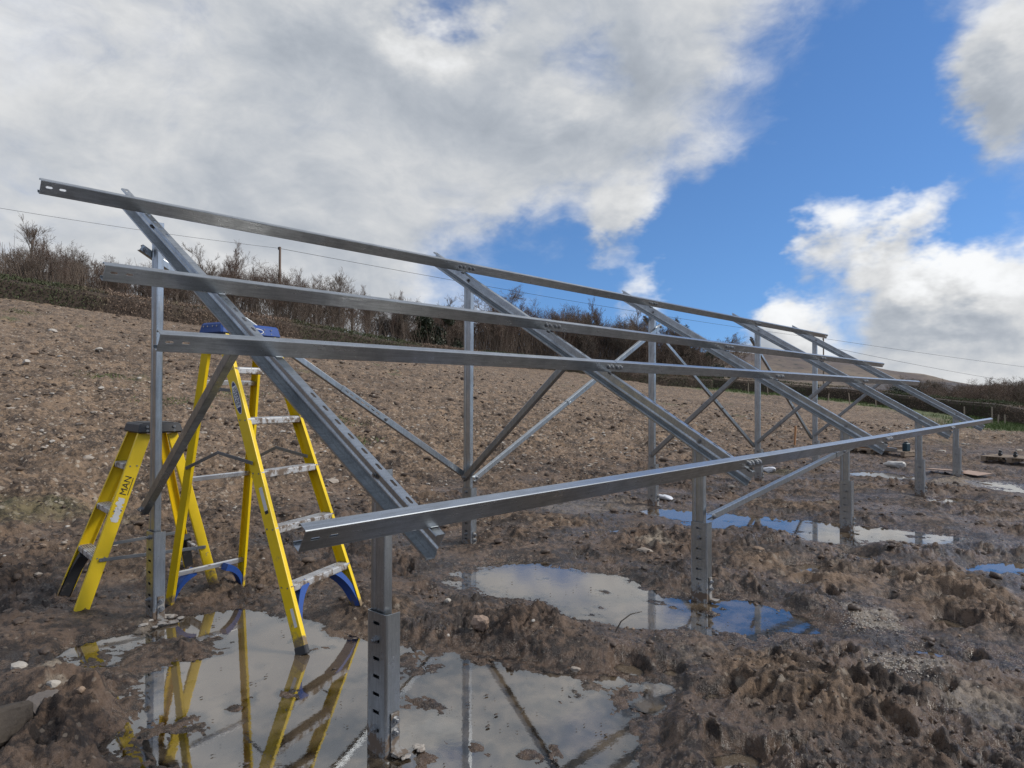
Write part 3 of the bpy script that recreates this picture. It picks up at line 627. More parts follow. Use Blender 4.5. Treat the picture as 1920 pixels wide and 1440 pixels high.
# rails (purlins): C sections on the rafters, web facing down the slope
PV = [(2.4402, 2.7361), (1.3873, 2.1119), (.7679, 1.7448), (-.3789, 1.0646)]
SPL = [[-.6425, 2.851, 6.306, 9.756, 13.308], [-.6283, 2.858, 6.341, 9.79, 13.35], [-.6086, 2.875, 6.339, 9.79, 13.348], [-.6085, 2.8595, 6.361, 9.80, 13.415]]
for k, (v_, z_) in enumerate(PV):
    top = Vector((0, v_, z_)); cen = top-nrm*.043
    for s in range(4):
        ua, ub = SPL[k][s]+.0015, SPL[k][s+1]-.0015; L = ub-ua
        # x axis +u, y axis = -nrm -> z = x cross y = +slope direction? checked below
        yd = nrm; zd = Vector((1, 0, 0)).cross(yd)
        fl = cee(.086, .044, .012, .005) if zd.dot(slope) > 0 else [(y_, -z2) for y_, z2 in cee(.086, .044, .012, .005)][::-1]
        sl_ = []
        for e in ((0,) if s == 0 else ())+((1,) if s == 3 else ()):
            for dx in (.045, .115): sl_.append((dx if e == 0 else L-dx, .036, (.006, 0.0), .013))
        jit = rng.uniform(-.002, .002) if s else 0
        vf = chan(Vector((ua, cen.y, cen.z))+nrm*jit, Vector((ub, cen.y, cen.z))+nrm*jit, yd, fl, .003, sl_)
        ra = part('rail', vf, MATS['galv'], fr)
        wn = -slope
        for e, us in ((0, ua), (1, ub)):
            if (s == 0 and e == 0) or (s == 3 and e == 1): continue
            for dx in (.035, .085):
                bolt(ra, Vector((us+(dx if e == 0 else -dx), cen.y, cen.z))+nrm*.002-slope*.0008, wn)
    for i, u in enumerate(UF[1:4]):      # small black cleats hooked under the rails at the joints
        c_ = Vector((SPL[k][i+1]-.045, cen.y, cen.z))-nrm*.046
        m4 = frame((1, 0, 0), slope, c_)
        for bx_ in (box((0, -.010, -.005), (.020, .024, .010)), box((.052, -.008, -.004), (.016, .020, .008))): part('cleat', xf(bx_, m4), MATS['cleat'], fr)
# long braces between the back posts (two telescoping channels each)
def long_brace(p0, p1, ydir, split, dark='galv_post', prof=(.046, .040)):
    p0, p1 = Vector(p0), Vector(p1); mid = p0.lerp(p1, split); L1 = (mid-p0).length
    a_ = part('tie_brace', chan(p0, mid+(mid-p0).normalized()*.04, ydir, cee(prof[0], prof[1], .008, .004), .003), MATS[dark], fr)
    L2 = (p1-mid).length; z_ = (p1-p0).normalized().cross(Vector(ydir)).normalized()
    off = -z_*.0045
    sl_ = [(.05+.062*k, .042, (0, 0), .008) for k in range(7)]
    b_ = part('tie_brace', chan(mid-(mid-p0).normalized()*.02+off, p1+off, ydir, cee(prof[0]+.009, prof[1], .008, .004), .003, sl_), MATS[dark], fr)
    for q, o_ in ((p0+(p1-p0).normalized()*.03, a_), (p1-(p1-p0).normalized()*.03, b_), (mid+(p1-mid)*.30, b_)): bolt(o_, q-z_*(.0045 if o_ is b_ else 0)-z_*.0005, -z_)
VB = D_+.182
def up_of(p0, p1): return Vector((0, 1, 0)).cross((Vector(p1)-Vector(p0)).normalized())
def tie(p0, p1, split, front):
    yd = up_of(p0, p1); d = (Vector(p1)-Vector(p0)).normalized(); z_ = d.cross(yd)     # +-v
    if z_.y < 0: yd = -yd
    long_brace(p0, p1, yd, split)
tie((-.045, VB-.045, 2.455), (2.99, VB-.045, .665), .52, False)
tie((UF[1]+.005, D_-.048, .675), (UF[2]+.06, D_-.048, 2.40), .42, True)
tie((UF[2]-.05, VB-.045, 2.52), (UF[3]+.05, VB-.045, .60), .5, False)
tie((UF[3]-.08, VB-.045, 2.46), (UF[4]+.05, VB-.045, .61), .5, False)
tie((UF[1]-.02, -.050, .615), (UF[2]+.04, -.050, .955), .80, True)

# ------------------------------------------------------------------ stepladders
def text_mesh(body, size, mt, name):
    cu_ = bpy.data.curves.new(name, 'FONT'); cu_.body = body; cu_.size = size; cu_.extrude = .0004; cu_.align_x = 'CENTER'; cu_.align_y = 'CENTER'
    ob = bpy.data.objects.new(name, cu_); col.objects.link(ob); bpy.context.view_layer.update()
    me = bpy.data.meshes.new_from_object(ob.evaluated_get(bpy.context.evaluated_depsgraph_get())); bpy.data.objects.remove(ob); me.materials.clear(); me.materials.append(mt); return me
def disc(rx, ry, h, n=28):
    V = [(rx*math.cos(2*math.pi*k/n), ry*math.sin(2*math.pi*k/n), z) for z in (0, h) for k in range(n)]
    return np.array(V), [(k, (k+1) % n, n+(k+1) % n, n+k) for k in range(n)]+[tuple(range(n, 2*n))]
riv_v, riv_f = disc(.0055, .0055, .002, 8); rivet_me = mesh_np('rivet', riv_v, riv_f, MATS['bolt'])
def flatbar(p0, p1, nrm_, wd, t):
    p0, p1 = Vector(p0), Vector(p1); L = (p1-p0).length; m4 = frame(p1-p0, Vector(nrm_).cross(p1-p0), (p0+p1)/2)
    return xf(box((0, 0, 0), (L+wd*.8, wd, t), t*.4), m4)
def rail(root, foot, top, outn, dvec, wd, fl, name='side_rail', t=.004):
    """side rail: C channel, web outwards (outn), open towards the treads"""
    foot, top = Vector(foot), Vector(top); x = (top-foot).normalized(); outn = Vector(outn); inw = -outn
    y = inw.cross(x); m4 = frame(x, y, foot)
    z_ = x.cross((Vector(y)-x*Vector(y).dot(x)).normalized())
    assert z_.dot(inw) > 0
    return part(name, xf(sweep(cee(wd, fl, 0, .005), (top-foot).length, t), m4), MATS['ladder_yellow'], root)
class Ladder: pass
def mk_ladder(name, label, feet, tops, cap, treads, rears, cfg, group):
    FN, FF, RN, RF = [Vector(f) for f in feet]; tFN, tFF, tRN, tRF = [Vector(f) for f in tops]
    root = thing(name, (sum((Vector(f) for f in feet), Vector())/4), label, 'stepladder', group)
    wv = ((tFF-tFN)+(FF-FN)).normalized(); dv = ((RN-FN)+(RF-FF)); dv = (dv-wv*dv.dot(wv)).normalized()
    wd, fl, rw = cfg['web'], cfg['flange'], cfg['rear_web']
    r1 = rail(root, FN, tFN, -wv, dv, wd, fl); r2 = rail(root, FF, tFF, wv, dv, wd, fl)
    r3 = rail(root, RN, tRN, -wv, dv, rw, fl*.85, 'rear_rail'); r4 = rail(root, RF, tRF, wv, dv, rw, fl*.85, 'rear_rail')
    for t in treads:                       # flat treads with a turned-down ribbed front edge
        a_, b_ = tFN.lerp(FN, t), tFF.lerp(FF, t); a_ = a_+wv*.006; b_ = b_-wv*.006; c_ = (a_+b_)/2; L = (b_-a_).length
        m4 = frame(b_-a_, dv, c_); dp = cfg['tread']
        pr = rounded([(-dp/2+.012, -.030), (-dp/2, -.028), (-dp/2, .012), (dp/2, .012), (dp/2, -.028)], .006)
        vf = sweep(pr, L, -.0025); vf = (vf[0]-np.array([L/2, 0, 0]), vf[1])
        tr = part('tread', xf(vf, m4), MATS['ladder_tread'], root)
        for k in range(5):
            q = m4 @ Matrix.Translation((0, -dp/2+.014+k*(dp-.028)/4, .0125))
            part('tread_rib', xf(box((0, 0, .0015), (L-.03, .005, .003)), q), MATS['ladder_aluminium'], tr)
        for e in (-1, 1):
            q = m4 @ Matrix.Translation((e*(L/2-.02), -dp/2-.0005, -.006)) @ Matrix.Rotation(math.pi/2, 4, 'X'); inst('rivet', rivet_me, q, tr)
        for rl, pp, on in ((r1, a_, -wv), (r2, b_, wv)):
            for e in (-1, 1):
                q = pp+on*.0068+dv*e*.022; mm = on.to_track_quat('Z', 'Y').to_matrix().to_4x4(); mm.translation = q; inst('rivet', rivet_me, mm, rl)
    for t in rears:
        a_, b_ = tRN.lerp(RN, t), tRF.lerp(RF, t); m4 = frame(b_-a_, (RN-tRN), a_); L = (b_-a_).length
        part('rear_bar', xf(sweep(cee(.032, .018, 0, .003), L, .002), m4), MATS['ladder_aluminium'], root)
    return root, wv, dv, (FN, FF, RN, RF), (tFN, tFF, tRN, tRF), (r1, r2, r3, r4)

# --- tall ladder with the blue head
apex = Vector((.50, 2.27, 1.885)); wv0 = Vector((.974, .225, 0)); dv0 = Vector((-.225, .974, 0))
tops = [apex+wv0*sx*.2175+dv0*sy*.067 for sx, sy in ((-1, -1), (1, -1), (-1, 1), (1, 1))]
feet = [at_z(565, 1224), at_z(680, 1156), at_z(313, 1142), at_z(453, 1105)]
feet = [Vector((f.x, f.y, -.012)) for f in feet]
lad, wv, dv, (FN, FF, RN, RF), (tFN, tFF, tRN, tRF), (r1, r2, r3, r4) = mk_ladder('stepladder', 'tall yellow stepladder with blue top and blue foot braces standing in the puddle', feet, tops, None,
    [.125+.172*k for k in range(5)], [.17, .52, .87], dict(web=.078, flange=.030, rear_web=.062, tread=.082), 'yellow stepladders')
m4 = frame(wv0, dv0, apex+Vector((0, 0, .035)))
cap = part('top_cap', xf(join(box((0, 0, 0), (.50, .235, .078), .012, (.955, .90)), box((0, 0, .0405), (.40, .15, .004), .001)), m4), MATS['ladder_blue'], lad)
for sx, sy in [(a_, b_) for a_ in (-.16, -.10, .10, .16) for b_ in (0,)]:
    for zz_ in (-.015, .012):
        q = m4 @ Matrix.Translation((sx, -.1145, zz_)) @ Matrix.Rotation(math.pi/2, 4, 'X'); inst('rivet', rivet_me, q, cap)
for sy in (-.06, -.02, .03, .07):
    for zz_ in (-.016, .012):
        q = m4 @ Matrix.Translation((-.2448, sy, zz_)) @ Matrix.Rotation(-math.pi/2, 4, 'Y'); inst('rivet', rivet_me, q, cap)
q = m4 @ Matrix.Translation((.03, -.1155, -.004)) @ Matrix.Rotation(math.pi/2, 4, 'X')
part('cap_logo', xf(disc(.062, .020, .002), q), MATS['paper_white'], cap); part('cap_logo', xf((disc(.054, .0145, .003)), q), MATS['ladder_blue'], cap)
# spreaders, hinged up in the middle
def spreader(root, p_rear, p_front, lift, on, mt):
    mid = (p_rear+p_front)/2+Vector((0, 0, lift)); a_ = part('spreader', flatbar(p_rear, mid, on, .022, .004), MATS[mt], root); b_ = part('spreader', flatbar(mid, p_front, on, .022, .0042), MATS[mt], root)
    for o_, q_ in ((a_, p_rear), (b_, p_front), (b_, mid)):
        mm = on.to_track_quat('Z', 'Y').to_matrix().to_4x4(); mm.translation = q_+on*.0022; inst('rivet', rivet_me, mm, o_)
spreader(lad, tRN.lerp(RN, .475)-wv*.012, tFN.lerp(FN, .435)-wv*.012, .085, -wv, 'ladder_bar')
spreader(lad, tRF.lerp(RF, .475)-wv*.040, tFF.lerp(FF, .435)-wv*.040, .085, wv, 'ladder_bar')
spreader(lad, tRN.lerp(RN, .22)+wv*.034, tFN.lerp(FN, .20)+wv*.034, .03, -wv, 'ladder_bar')
# blue curved knee braces under the lowest tread and rear bar
def knee(root, A, B, corner, on, wd, mt='ladder_blue'):
    """curved plate from A (on the bar) to B (near the foot), bulging to the corner, with depth along on"""
    N = 9; outer, inner = [], []
    for k in range(N):
        t = k/(N-1); pt = A*(1-t)**2+corner*2*t*(1-t)+B*t*t; outer.append(pt)
    V, F = [], []
    for k, pt in enumerate(outer):
        tg = (outer[min(k+1, N-1)]-outer[max(k-1, 0)]).normalized(); sd = tg.cross(on).normalized(); hw = .044-.022*(k/(N-1))
        for a_, b_ in ((-1, -1), (1, -1), (1, 1), (-1, 1)): V.append(tuple(pt+on*a_*wd/2+sd*b_*hw*.55))
    for k in range(N-1):
        for i in range(4): F.append((k*4+i, k*4+(i+1) % 4, k*4+4+(i+1) % 4, k*4+4+i))
    F += [(3, 2, 1, 0), tuple((N-1)*4+i for i in range(4))]
    return part('foot_brace', (np.array(V), F), MATS[mt], root)
tl = .125+.172*4
for foot, tp, s in ((FN, tFN, 1), (FF, tFF, -1)):
    on_rail = tp.lerp(foot, .955)+wv*s*.016; bar = tp.lerp(foot, tl)+wv*s*.17-Vector((0, 0, .012)); corner = tp.lerp(foot, tl+.05)+wv*s*.03
    knee(lad, bar, on_rail, corner, (tp-foot).normalized().cross(wv).normalized(), .062)
for foot, tp, s in ((RN, tRN, 1), (RF, tRF, -1)):
    on_rail = tp.lerp(foot, .985)+wv*s*.014; bar = tp.lerp(foot, .875)+wv*s*.19; corner = tp.lerp(foot, .90)+wv*s*.03
    knee(lad, bar, on_rail, corner, (tp-foot).normalized().cross(wv).normalized(), .05)
for foot, tp in ((FN, tFN), (FF, tFF), (RN, tRN), (RF, tRF)):
    x = (tp-foot).normalized(); m4f = frame(x, dv, foot+x*.02+wv*(.014 if foot in (FN, RN) else -.014)); part('rubber_foot', xf(box((0, 0, 0), (.055, .084 if foot in (FN, FF) else .068, .036), .006), m4f), MATS['ladder_black'], lad)
# maker's oval on the near rail, label strips
def on_web(root, foot, tp, on, t, u_, lift=.0068):
    foot, tp = Vector(foot), Vector(tp); x = (foot-tp).normalized(); y = on.cross(x); m_ = frame(x, y, tp.lerp(foot, t)+on*lift); return m_ @ Matrix.Translation((0, u_, 0))
q = on_web(lad, FN, tFN, -wv, .222, 0, .0012)
ov = part('maker_badge', xf(disc(.115, .026, .0012), q), MATS['paper_white'], r1); part('badge_edge', xf(disc(.109, .0225, .0018), q), MATS['ink_blue'], r1)
part('badge_field', xf(join(box((-.006, 0, .0012), (.15, .032, .0022), .0004)), q), MATS['paper_white'], r1)
tx = text_mesh('WERNER', .040, MATS['ink_black'], 'badge_lettering'); inst('badge_lettering', tx, q @ Matrix.Translation((-.006, 0, .0026)) @ Matrix.Scale(.82, 4, (1, 0, 0)), r1)
q = on_web(lad, FN, tFN, -wv, .55, .008, .0006); st_ = part('warning_sticker', xf(box((0, 0, .0004), (.15, .026, .0008)), q), MATS['sticker_white'], r1); part('sticker_end', xf(box((.085, 0, .0005), (.02, .026, .001)), q), MATS['ink_black'], r1)
q = on_web(lad, FN, tFN, -wv, .90, .012, .0006); part('warning_sticker', xf(box((0, 0, .0004), (.11, .022, .0008)), q), MATS['sticker_white'], r1)

# --- short ladder with the black head
apex = Vector((.26, 3.15, 1.20)); wv0 = Vector((-.10, -.995, 0)); dv0 = Vector((.995, -.10, 0))
tops = [apex+wv0*sx*.155+dv0*sy*.092 for sx, sy in ((-1, -1), (1, -1), (-1, 1), (1, 1))]
f0, f1_, f2_ = at_z(148, 1160), at_z(112, 1117), at_z(405, 1107)
feet = [Vector((-.235, 3.47, -.005)), Vector((f0.x, f0.y, -.005)), Vector((.67, 3.46, .03)), Vector((f2_.x, f2_.y, 0.0))]
lad2, wv, dv, (FN, FF, RN, RF), (tFN, tFF, tRN, tRF), (s1, s2, s3, s4) = mk_ladder('stepladder', 'short yellow stepladder with black top standing behind the nearest tall post', feet, tops, None,
    [.19, .44, .69], [], dict(web=.088, flange=.030, rear_web=.070, tread=.088), 'yellow stepladders')
m4 = frame(dv0, -wv0, apex+Vector((0, 0, .036)))
cap = part('top_cap', xf(join(box((0, 0, 0), (.30, .42, .072), .012, (.93, .93)), box((0, .0, .0385), (.20, .30, .004), .001)), m4), MATS['ladder_black'], lad2)
for sx in (-.09, .09):
    for zz_ in (-.018, .012):
        q = m4 @ Matrix.Translation((sx, -.2055, zz_)) @ Matrix.Rotation(math.pi/2, 4, 'X') @ Matrix.Scale(1.8, 4); inst('rivet', rivet_me, q, cap)
for a_, b_, tf, tr_, on in ((tFF, tRF, FF, RF, wv), (tFN, tRN, FN, RN, -wv)):
    p0, p1 = a_.lerp(tf, .70)+on*.010, b_.lerp(tr_, .72)+on*.010
    if on is not wv: p0 = a_.lerp(tf, .70)-on*.04; p1 = b_.lerp(tr_, .70)-on*.04
    sb = part('spreader', flatbar(p0, p1, on, .024, .004), MATS['ladder_bar'], lad2)
    for q_ in (p0, p1):
        mm = on.to_track_quat('Z', 'Y').to_matrix().to_4x4(); mm.translation = q_+on*.0022; inst('rivet', rivet_me, mm @ Matrix.Scale(1.4, 4), sb)
a_, b_ = tRN.lerp(RN, .78), tRF.lerp(RF, .78); part('rear_bar', xf(sweep(cee(.05, .02, 0, .003), (b_-a_).length, .002), frame(b_-a_, RN-tRN, a_)), MATS['ladder_tread'], lad2)
for foot, tp, s in ((FN, tFN, 1), (FF, tFF, -1), (RN, tRN, 1)):
    x = (tp-foot).normalized(); base = foot+wv*s*.018
    on_rail = tp.lerp(foot, .975)+wv*s*.016; bar = tp.lerp(foot, .73)+wv*s*.10; corner = tp.lerp(foot, .80)+wv*s*.02
    knee(lad2, bar, on_rail, corner, x.cross(wv).normalized(), .066, 'ladder_black')
q = on_web(lad2, FF, tFF, wv, .30, 0, .0006) @ Matrix.Rotation(math.pi, 4, 'Z')
tx = text_mesh('MAN', .062, MATS['ink_black'], 'rail_lettering'); inst('rail_lettering', tx, q @ Matrix.Translation((.0, .004, .001)), s2)
part('lettering_underline', xf(box((.0, -.026, .0006), (.125, .004, .0008)), q), MATS['ink_black'], s2)
q = on_web(lad2, FF, tFF, wv, .435, 0, .0006)
rngs = random.Random(3); pts_ = []
for k in range(22):
    t = k/21; pts_.append((-.085+.17*t, .024+rngs.uniform(-.012, .006)))
for k in range(22):
    t = 1-k/21; pts_.append((-.085+.17*t, -.026+rngs.uniform(-.006, .014)))
n_ = len(pts_); V_ = [(x_, y_, z_) for z_ in (0, .0009) for x_, y_ in pts_]
part('torn_sticker', xf((np.array(V_), [(k, (k+1) % n_, n_+(k+1) % n_, n_+k) for k in range(n_)]+[(n_+k, n_+k+1, 2*n_-2-k, 2*n_-1-k) for k in range(n_//2-1)]), q), MATS['sticker_white'], s2, 'torn white sticker under the black letters')

# ------------------------------------------------------------------ vegetation
def prisms(segs, n=3):
    S = np.array(segs, float)                                # p0 p1 r0 r1
    p0, p1, r0, r1 = S[:, :3], S[:, 3:6], S[:, 6], S[:, 7]; d = p1-p0; d /= np.maximum(np.linalg.norm(d, axis=1), 1e-6)[:, None]
    h = np.where(np.abs(d[:, 2:3]) < .9, [[0, 0, 1.0]], [[1.0, 0, 0]]); a = np.cross(d, h); a /= np.linalg.norm(a, axis=1)[:, None]; b = np.cross(d, a)
    V = []
    for p, r in ((p0, r0), (p1, r1)):
        for k in range(n):
            t = 2*np.pi*k/n; V.append(p+(a*math.cos(t)+b*math.sin(t))*r[:, None])
    V = np.stack(V, 1).reshape(-1, 3); base = np.arange(len(S))[:, None]*2*n
    F = np.concatenate([base+np.array([[k, (k+1) % n, n+(k+1) % n, n+k]]) for k in range(n)])
    return V, F
def tree_segs(seed, h, kind):
    rg = random.Random(seed); tr, cw = [], []
    up = dict(upright=.55, round=.16, scrub=.30, oak=.08)[kind]
    def grow(p, d, L, r, lev, maxlev):
        n = 5 if lev == 0 else 4 if lev < 3 else 3; pts = [(p.copy(), r)]
        for k in range(n):
            d = (d+Vector((rg.gauss(0, 1), rg.gauss(0, 1), rg.gauss(0, .6)))*(.07 if lev == 0 else .20 if kind != 'oak' else .28)+Vector((0, 0, up*(.10 if lev else .2)))).normalized()
            q = p+d*(L/n); r1 = r*(1-(.62 if lev == 0 else .75)*(k+1)/n) if lev < maxlev else r*.8
            (tr if lev <= 1 else cw).append((*p, *q, max(pts[-1][1], .0075), max(r1, .006))); p = q; pts.append((p.copy(), max(r1, .006)))
        if lev >= maxlev: return
        nb = {0: rg.randint(9, 13) if kind != 'upright' else rg.randint(15, 19), 1: rg.randint(6, 8) if kind != 'upright' else rg.randint(5, 6), 2: rg.randint(5, 7) if kind != 'upright' else rg.randint(4, 5), 3: rg.randint(4, 6)}[lev]
        for j in range(nb):
            t = (rg.uniform(.22, 1) if lev == 0 else rg.uniform(.2, 1))*n; k = min(int(t), n-1); b0 = pts[k][0].lerp(pts[k+1][0], t-k); rr_ = pts[k][1]
            ax = d.orthogonal().normalized(); ax.rotate(Matrix.Rotation(rg.uniform(0, 6.283), 3, d)); ang = rg.uniform(.5, 1.05) if kind in ('round', 'oak') else rg.uniform(.3, .75)
            nd = (d*math.cos(ang)+ax*math.sin(ang)+Vector((0, 0, up*.5))).normalized()
            grow(b0, nd, L*((rg.uniform(.34, .55) if kind != 'upright' else rg.uniform(.26, .46)) if lev == 0 else rg.uniform(.40, .62))*(1.15-.45*t/n if lev == 0 else 1), rr_*rg.uniform(.42, .6), lev+1, maxlev)
    stems = {'upright': 1, 'round': 1, 'scrub': 4, 'oak': 1}[kind]
    for k in range(stems):
        d = Vector((rg.gauss(0, .25 if stems > 1 else .05), rg.gauss(0, .25 if stems > 1 else .05), 1)).normalized()
        hh = h*rg.uniform(.7, 1) if stems > 1 else h
        grow(Vector((rg.gauss(0, .15)*(stems > 1), rg.gauss(0, .15)*(stems > 1), -.3)), d, hh*(.78 if kind != 'oak' else .62), h*.017 if stems == 1 else h*.010, 0, 4 if stems == 1 else 3)
    return tr, cw
TV = []
for sd, h, kd, mt in ((1, 8, 'upright', 'twig'), (2, 8, 'upright', 'twig'), (3, 8, 'round', 'twig'), (4, 8, 'round', 'twig_red'), (5, 8, 'oak', 'bark_dark'), (6, 8, 'scrub', 'twig_red'), (7, 8, 'scrub', 'twig'), (8, 8, 'upright', 'twig_red')):
    tr, cw = tree_segs(sd, h, kd)
    TV.append((mesh_np('trunk', *prisms(tr, 5), MATS['bark_dark' if kd == 'oak' else 'bark']), mesh_np('crown', *prisms(cw), MATS[mt])))
def place_tree(name, var, x, y, h, rot, label, group, wide=1.0, zoff=0.0):
    o = thing(name, (x, y, gz(x, y)+zoff), label, 'tree', group); o.rotation_euler = (0, 0, rot); sc = h/8*1.0; o.scale = (sc*wide, sc*wide, sc)
    for nm, me in zip(('trunk', 'crown'), TV[var]): link(nm, me, o)
    return o
rt = random.Random(11)
def top_of(x, depth, ytop, base):                 # tree height from its sighted top
    return at_depth(x, ytop, depth).z-base
# single trees that stand out
SPECIAL = [(50, 402, 56, 0, 'tall pale bare tree at the far left above the hedge', 1.1), (405, 462, 58, 1, 'pair-like slim bare tree just left of the wooden pole', .95), (432, 458, 60, 7, 'slender bare tree rising beside the wooden pole, its twigs fine and upright', .8),
           (632, 497, 66, 0, 'narrow bare tree right of the wooden pole', .8), (755, 532, 70, 4, 'small dark crooked tree with a round open crown', 1.25), (930, 516, 78, 2, 'tall thin bare tree behind the second tall post', 1.1), (1085, 545, 84, 4, 'dark spreading tree in the middle of the wood', 1.3),
           (1345, 612, 100, 2, 'pale thin bare tree at the right end of the wood', 1.2), (1372, 632, 104, 3, 'low pale bare tree last in the row beyond the wood', 1.1), (1703, 683, 150, 4, 'lone round bare tree on the skyline right of the frame', 1.35)]
for x, yt, dp, var, lab, wide in SPECIAL:
    q = at_depth(x, 600, dp); b_ = gz(q.x, q.y); place_tree('bare_tree', var, q.x, q.y, max(3.5, top_of(x, dp, yt, b_)), rt.uniform(0, 6.28), lab, None, wide)
# the wood behind the hedge: skyline as sighted
SKY = [(-120, 430), (0, 440), (70, 440), (120, 450), (200, 475), (260, 485), (330, 480), (400, 478), (470, 488), (520, 490), (600, 510), (650, 525), (700, 545), (760, 548), (820, 552), (900, 545), (960, 552), (1000, 565), (1050, 562), (1100, 560), (1150, 566), (1200, 580), (1250, 596), (1300, 612), (1335, 640)]
sx_, sy_ = zip(*SKY)
def hedge_depth(x): return np.interp(x, [h[0] for h in HEDGE[:7]], [h[2] for h in HEDGE[:7]])
for k in range(205):
    x = rt.uniform(-60, 1330) if k < 150 else rt.uniform(840, 1335); dp = hedge_depth(x)+2.5+rt.random()**1.3*13
    yt = np.interp(x, sx_, sy_)+(abs(rt.gauss(0, 14)) if k % 3 else rt.uniform(8, 45)); q = at_depth(x, 600, dp); b_ = gz(q.x, q.y); h = top_of(x, dp, yt, b_)
    if h < 1.8: continue
    var = rt.choice([0, 1, 7, 3, 5, 6, 2, 6, 5, 4] if x > 700 else [0, 1, 7, 2, 3, 2, 6, 3])
    look = ('upright bare tree', 'upright bare tree', 'round-crowned bare tree', 'reddish round-crowned tree', 'dark crooked tree', 'reddish many-stemmed bush', 'brown many-stemmed bush', 'reddish upright tree')[var]
    where = 'left of the nearest tall post' if x < 270 else 'between nearest post and wooden pole' if x < 525 else 'between pole and second tall post' if x < 865 else 'between second and third tall posts' if x < 1210 else 'right of the third tall post'
    place_tree('bare_tree', var, q.x, q.y, h, rt.uniform(0, 6.28), '%s in the wood %s' % (look, where), '%ss %s' % (look.replace('bush', 'bushe'), where), rt.uniform(.8, 1.15)*(.72 if var in (0, 1, 7) else 1))
# wood at the right, farther off
for k in range(48):
    x = rt.uniform(1735, 1960); dp = rt.uniform(105, 150); yt = np.interp(x, [1735, 1780, 1830, 1870, 1920, 2060], [716, 722, 706, 712, 708, 700])+abs(rt.gauss(0, 8)); q = at_depth(x, 740, dp); b_ = gz(q.x, q.y); h = top_of(x, dp, yt, b_)
    if h > 1.5: place_tree('bare_tree', rt.choice([0, 1, 2, 3, 7, 6, 5]), q.x, q.y, h, rt.uniform(0, 6.28), 'bare grey-brown tree in the far wood '+('above the last front post' if x < 1830 else 'at the right edge'), 'bare trees in the far wood'+(', left part' if x < 1830 else ''), rt.uniform(1.0, 1.4))
for k in range(34):
    x = rt.uniform(1655, 1940); dp = rt.uniform(230, 330); yt = np.interp(x, [1655, 1690, 1725, 1775, 1800, 1850, 1920, 2000], [716, 708, 701, 704, 712, 710, 706, 700])+abs(rt.gauss(0, 4)); q = at_depth(x, 740, dp); b_ = gz(q.x, q.y); h = top_of(x, dp, yt, b_)
    place_tree('bare_tree', rt.choice([2, 3, 4, 5]), q.x, q.y, h, rt.uniform(0, 6.28), 'distant dark tree in the skyline treeline at far right', 'distant skyline trees at far right', rt.uniform(1.0, 1.3))
# leafy evergreens: clumps of leaf faces on limbs
def leaf_cloud(blobs, n, size, seed, mt, name='crown'):
    rg = np.random.default_rng(seed); V = []
    for (c, r) in blobs:
        m_ = int(n*(r**2)/sum(b[1]**2 for b in blobs)); d = rg.normal(size=(m_, 3)); d /= np.linalg.norm(d, axis=1)[:, None]
        p = np.array(c)+d*(r*rg.uniform(.45, 1.05, (m_, 1)))*np.array([1, 1, 1.0])
        a = rg.normal(size=(m_, 3)); a /= np.linalg.norm(a, axis=1)[:, None]; b = np.cross(a, rg.normal(size=(m_, 3))); b /= np.linalg.norm(b, axis=1)[:, None]
        s = size*rg.uniform(.6, 1.4, (m_, 1)); V.append(np.stack([p-a*s, p+b*s*.5, p+a*s, p-b*s*.5], 1))
    V = np.concatenate(V).reshape(-1, 3); return V, np.arange(len(V)).reshape(-1, 4)
for x, yt, dp, w_, mt, lab, sd in ((835, 572, 71, 2.0, 'ivy', 'dark ivy-covered tree left of the second tall post', 1), (795, 590, 70, 1.6, 'ivy', 'dark green holly bush beside the ivy-covered tree', 2), (1275, 592, 92, 2.2, 'pine', 'dark pine tree with ragged top behind the third tall post', 3), (1335, 650, 90, 2.6, 'ivy', 'low dark evergreen bush at the right end of the wood', 4), (1690, 725, 92, 3.0, 'pine', 'low dark evergreen bush by the far hedge', 5)):
    q = at_depth(x, 600, dp); b_ = gz(q.x, q.y); h = max(2.2, top_of(x, dp, yt, b_)); o = thing('evergreen_tree', (q.x, q.y, b_), lab, 'tree'); rg = random.Random(sd)
    segs = [(0, 0, -.2, 0, 0, h*.85, .14, .05)]; blobs = []
    for k in range(16):
        t = rg.uniform(.18, 1); a_ = rg.uniform(0, 6.28); rr_ = w_*(1-.6*t)*rg.uniform(.3, 1); c_ = (math.cos(a_)*rr_, math.sin(a_)*rr_, h*t*.93); segs.append((0, 0, h*t*.7, *c_, .05, .02)); blobs.append((c_, rg.uniform(.28, .5)*w_*(1.1-.5*t)))
    link('trunk', mesh_np('trunk', *prisms(segs, 5), MATS['bark_dark']), o); link('crown', mesh_np('crown', *leaf_cloud(blobs, 5200, .12, sd, mt), MATS[mt]), o)
# undergrowth: thicket of stems under the trees
rg = np.random.default_rng(5); N = 13500
xs_ = np.where(rg.random(N) < .65, rg.uniform(-140, 1340, N), rg.uniform(820, 1340, N)); dps = np.interp(xs_, [h[0] for h in HEDGE[:7]], [h[2] for h in HEDGE[:7]])+2.0+rg.random(N)*10
P = np.array([tuple(at_depth(a_, 600, b_)) for a_, b_ in zip(xs_, dps)]); zg = base_z(P[:, 0], P[:, 1])
hh = (1.2+3.2*rg.random(N)**1.6)*np.interp(xs_, [0, 600, 1000, 1340], [.85, .9, 1.15, .85])*(1+.25*perlin(xs_*.02, dps*.1, 4)); ln = rg.normal(0, .25, (N, 2))
p0 = np.c_[P[:, :2], zg-.1]; p1 = np.c_[P[:, :2]+ln*hh[:, None]*.5, zg+hh*.55]; p2 = np.c_[P[:, :2]+ln*hh[:, None]+rg.normal(0, .12, (N, 2)), zg+hh]
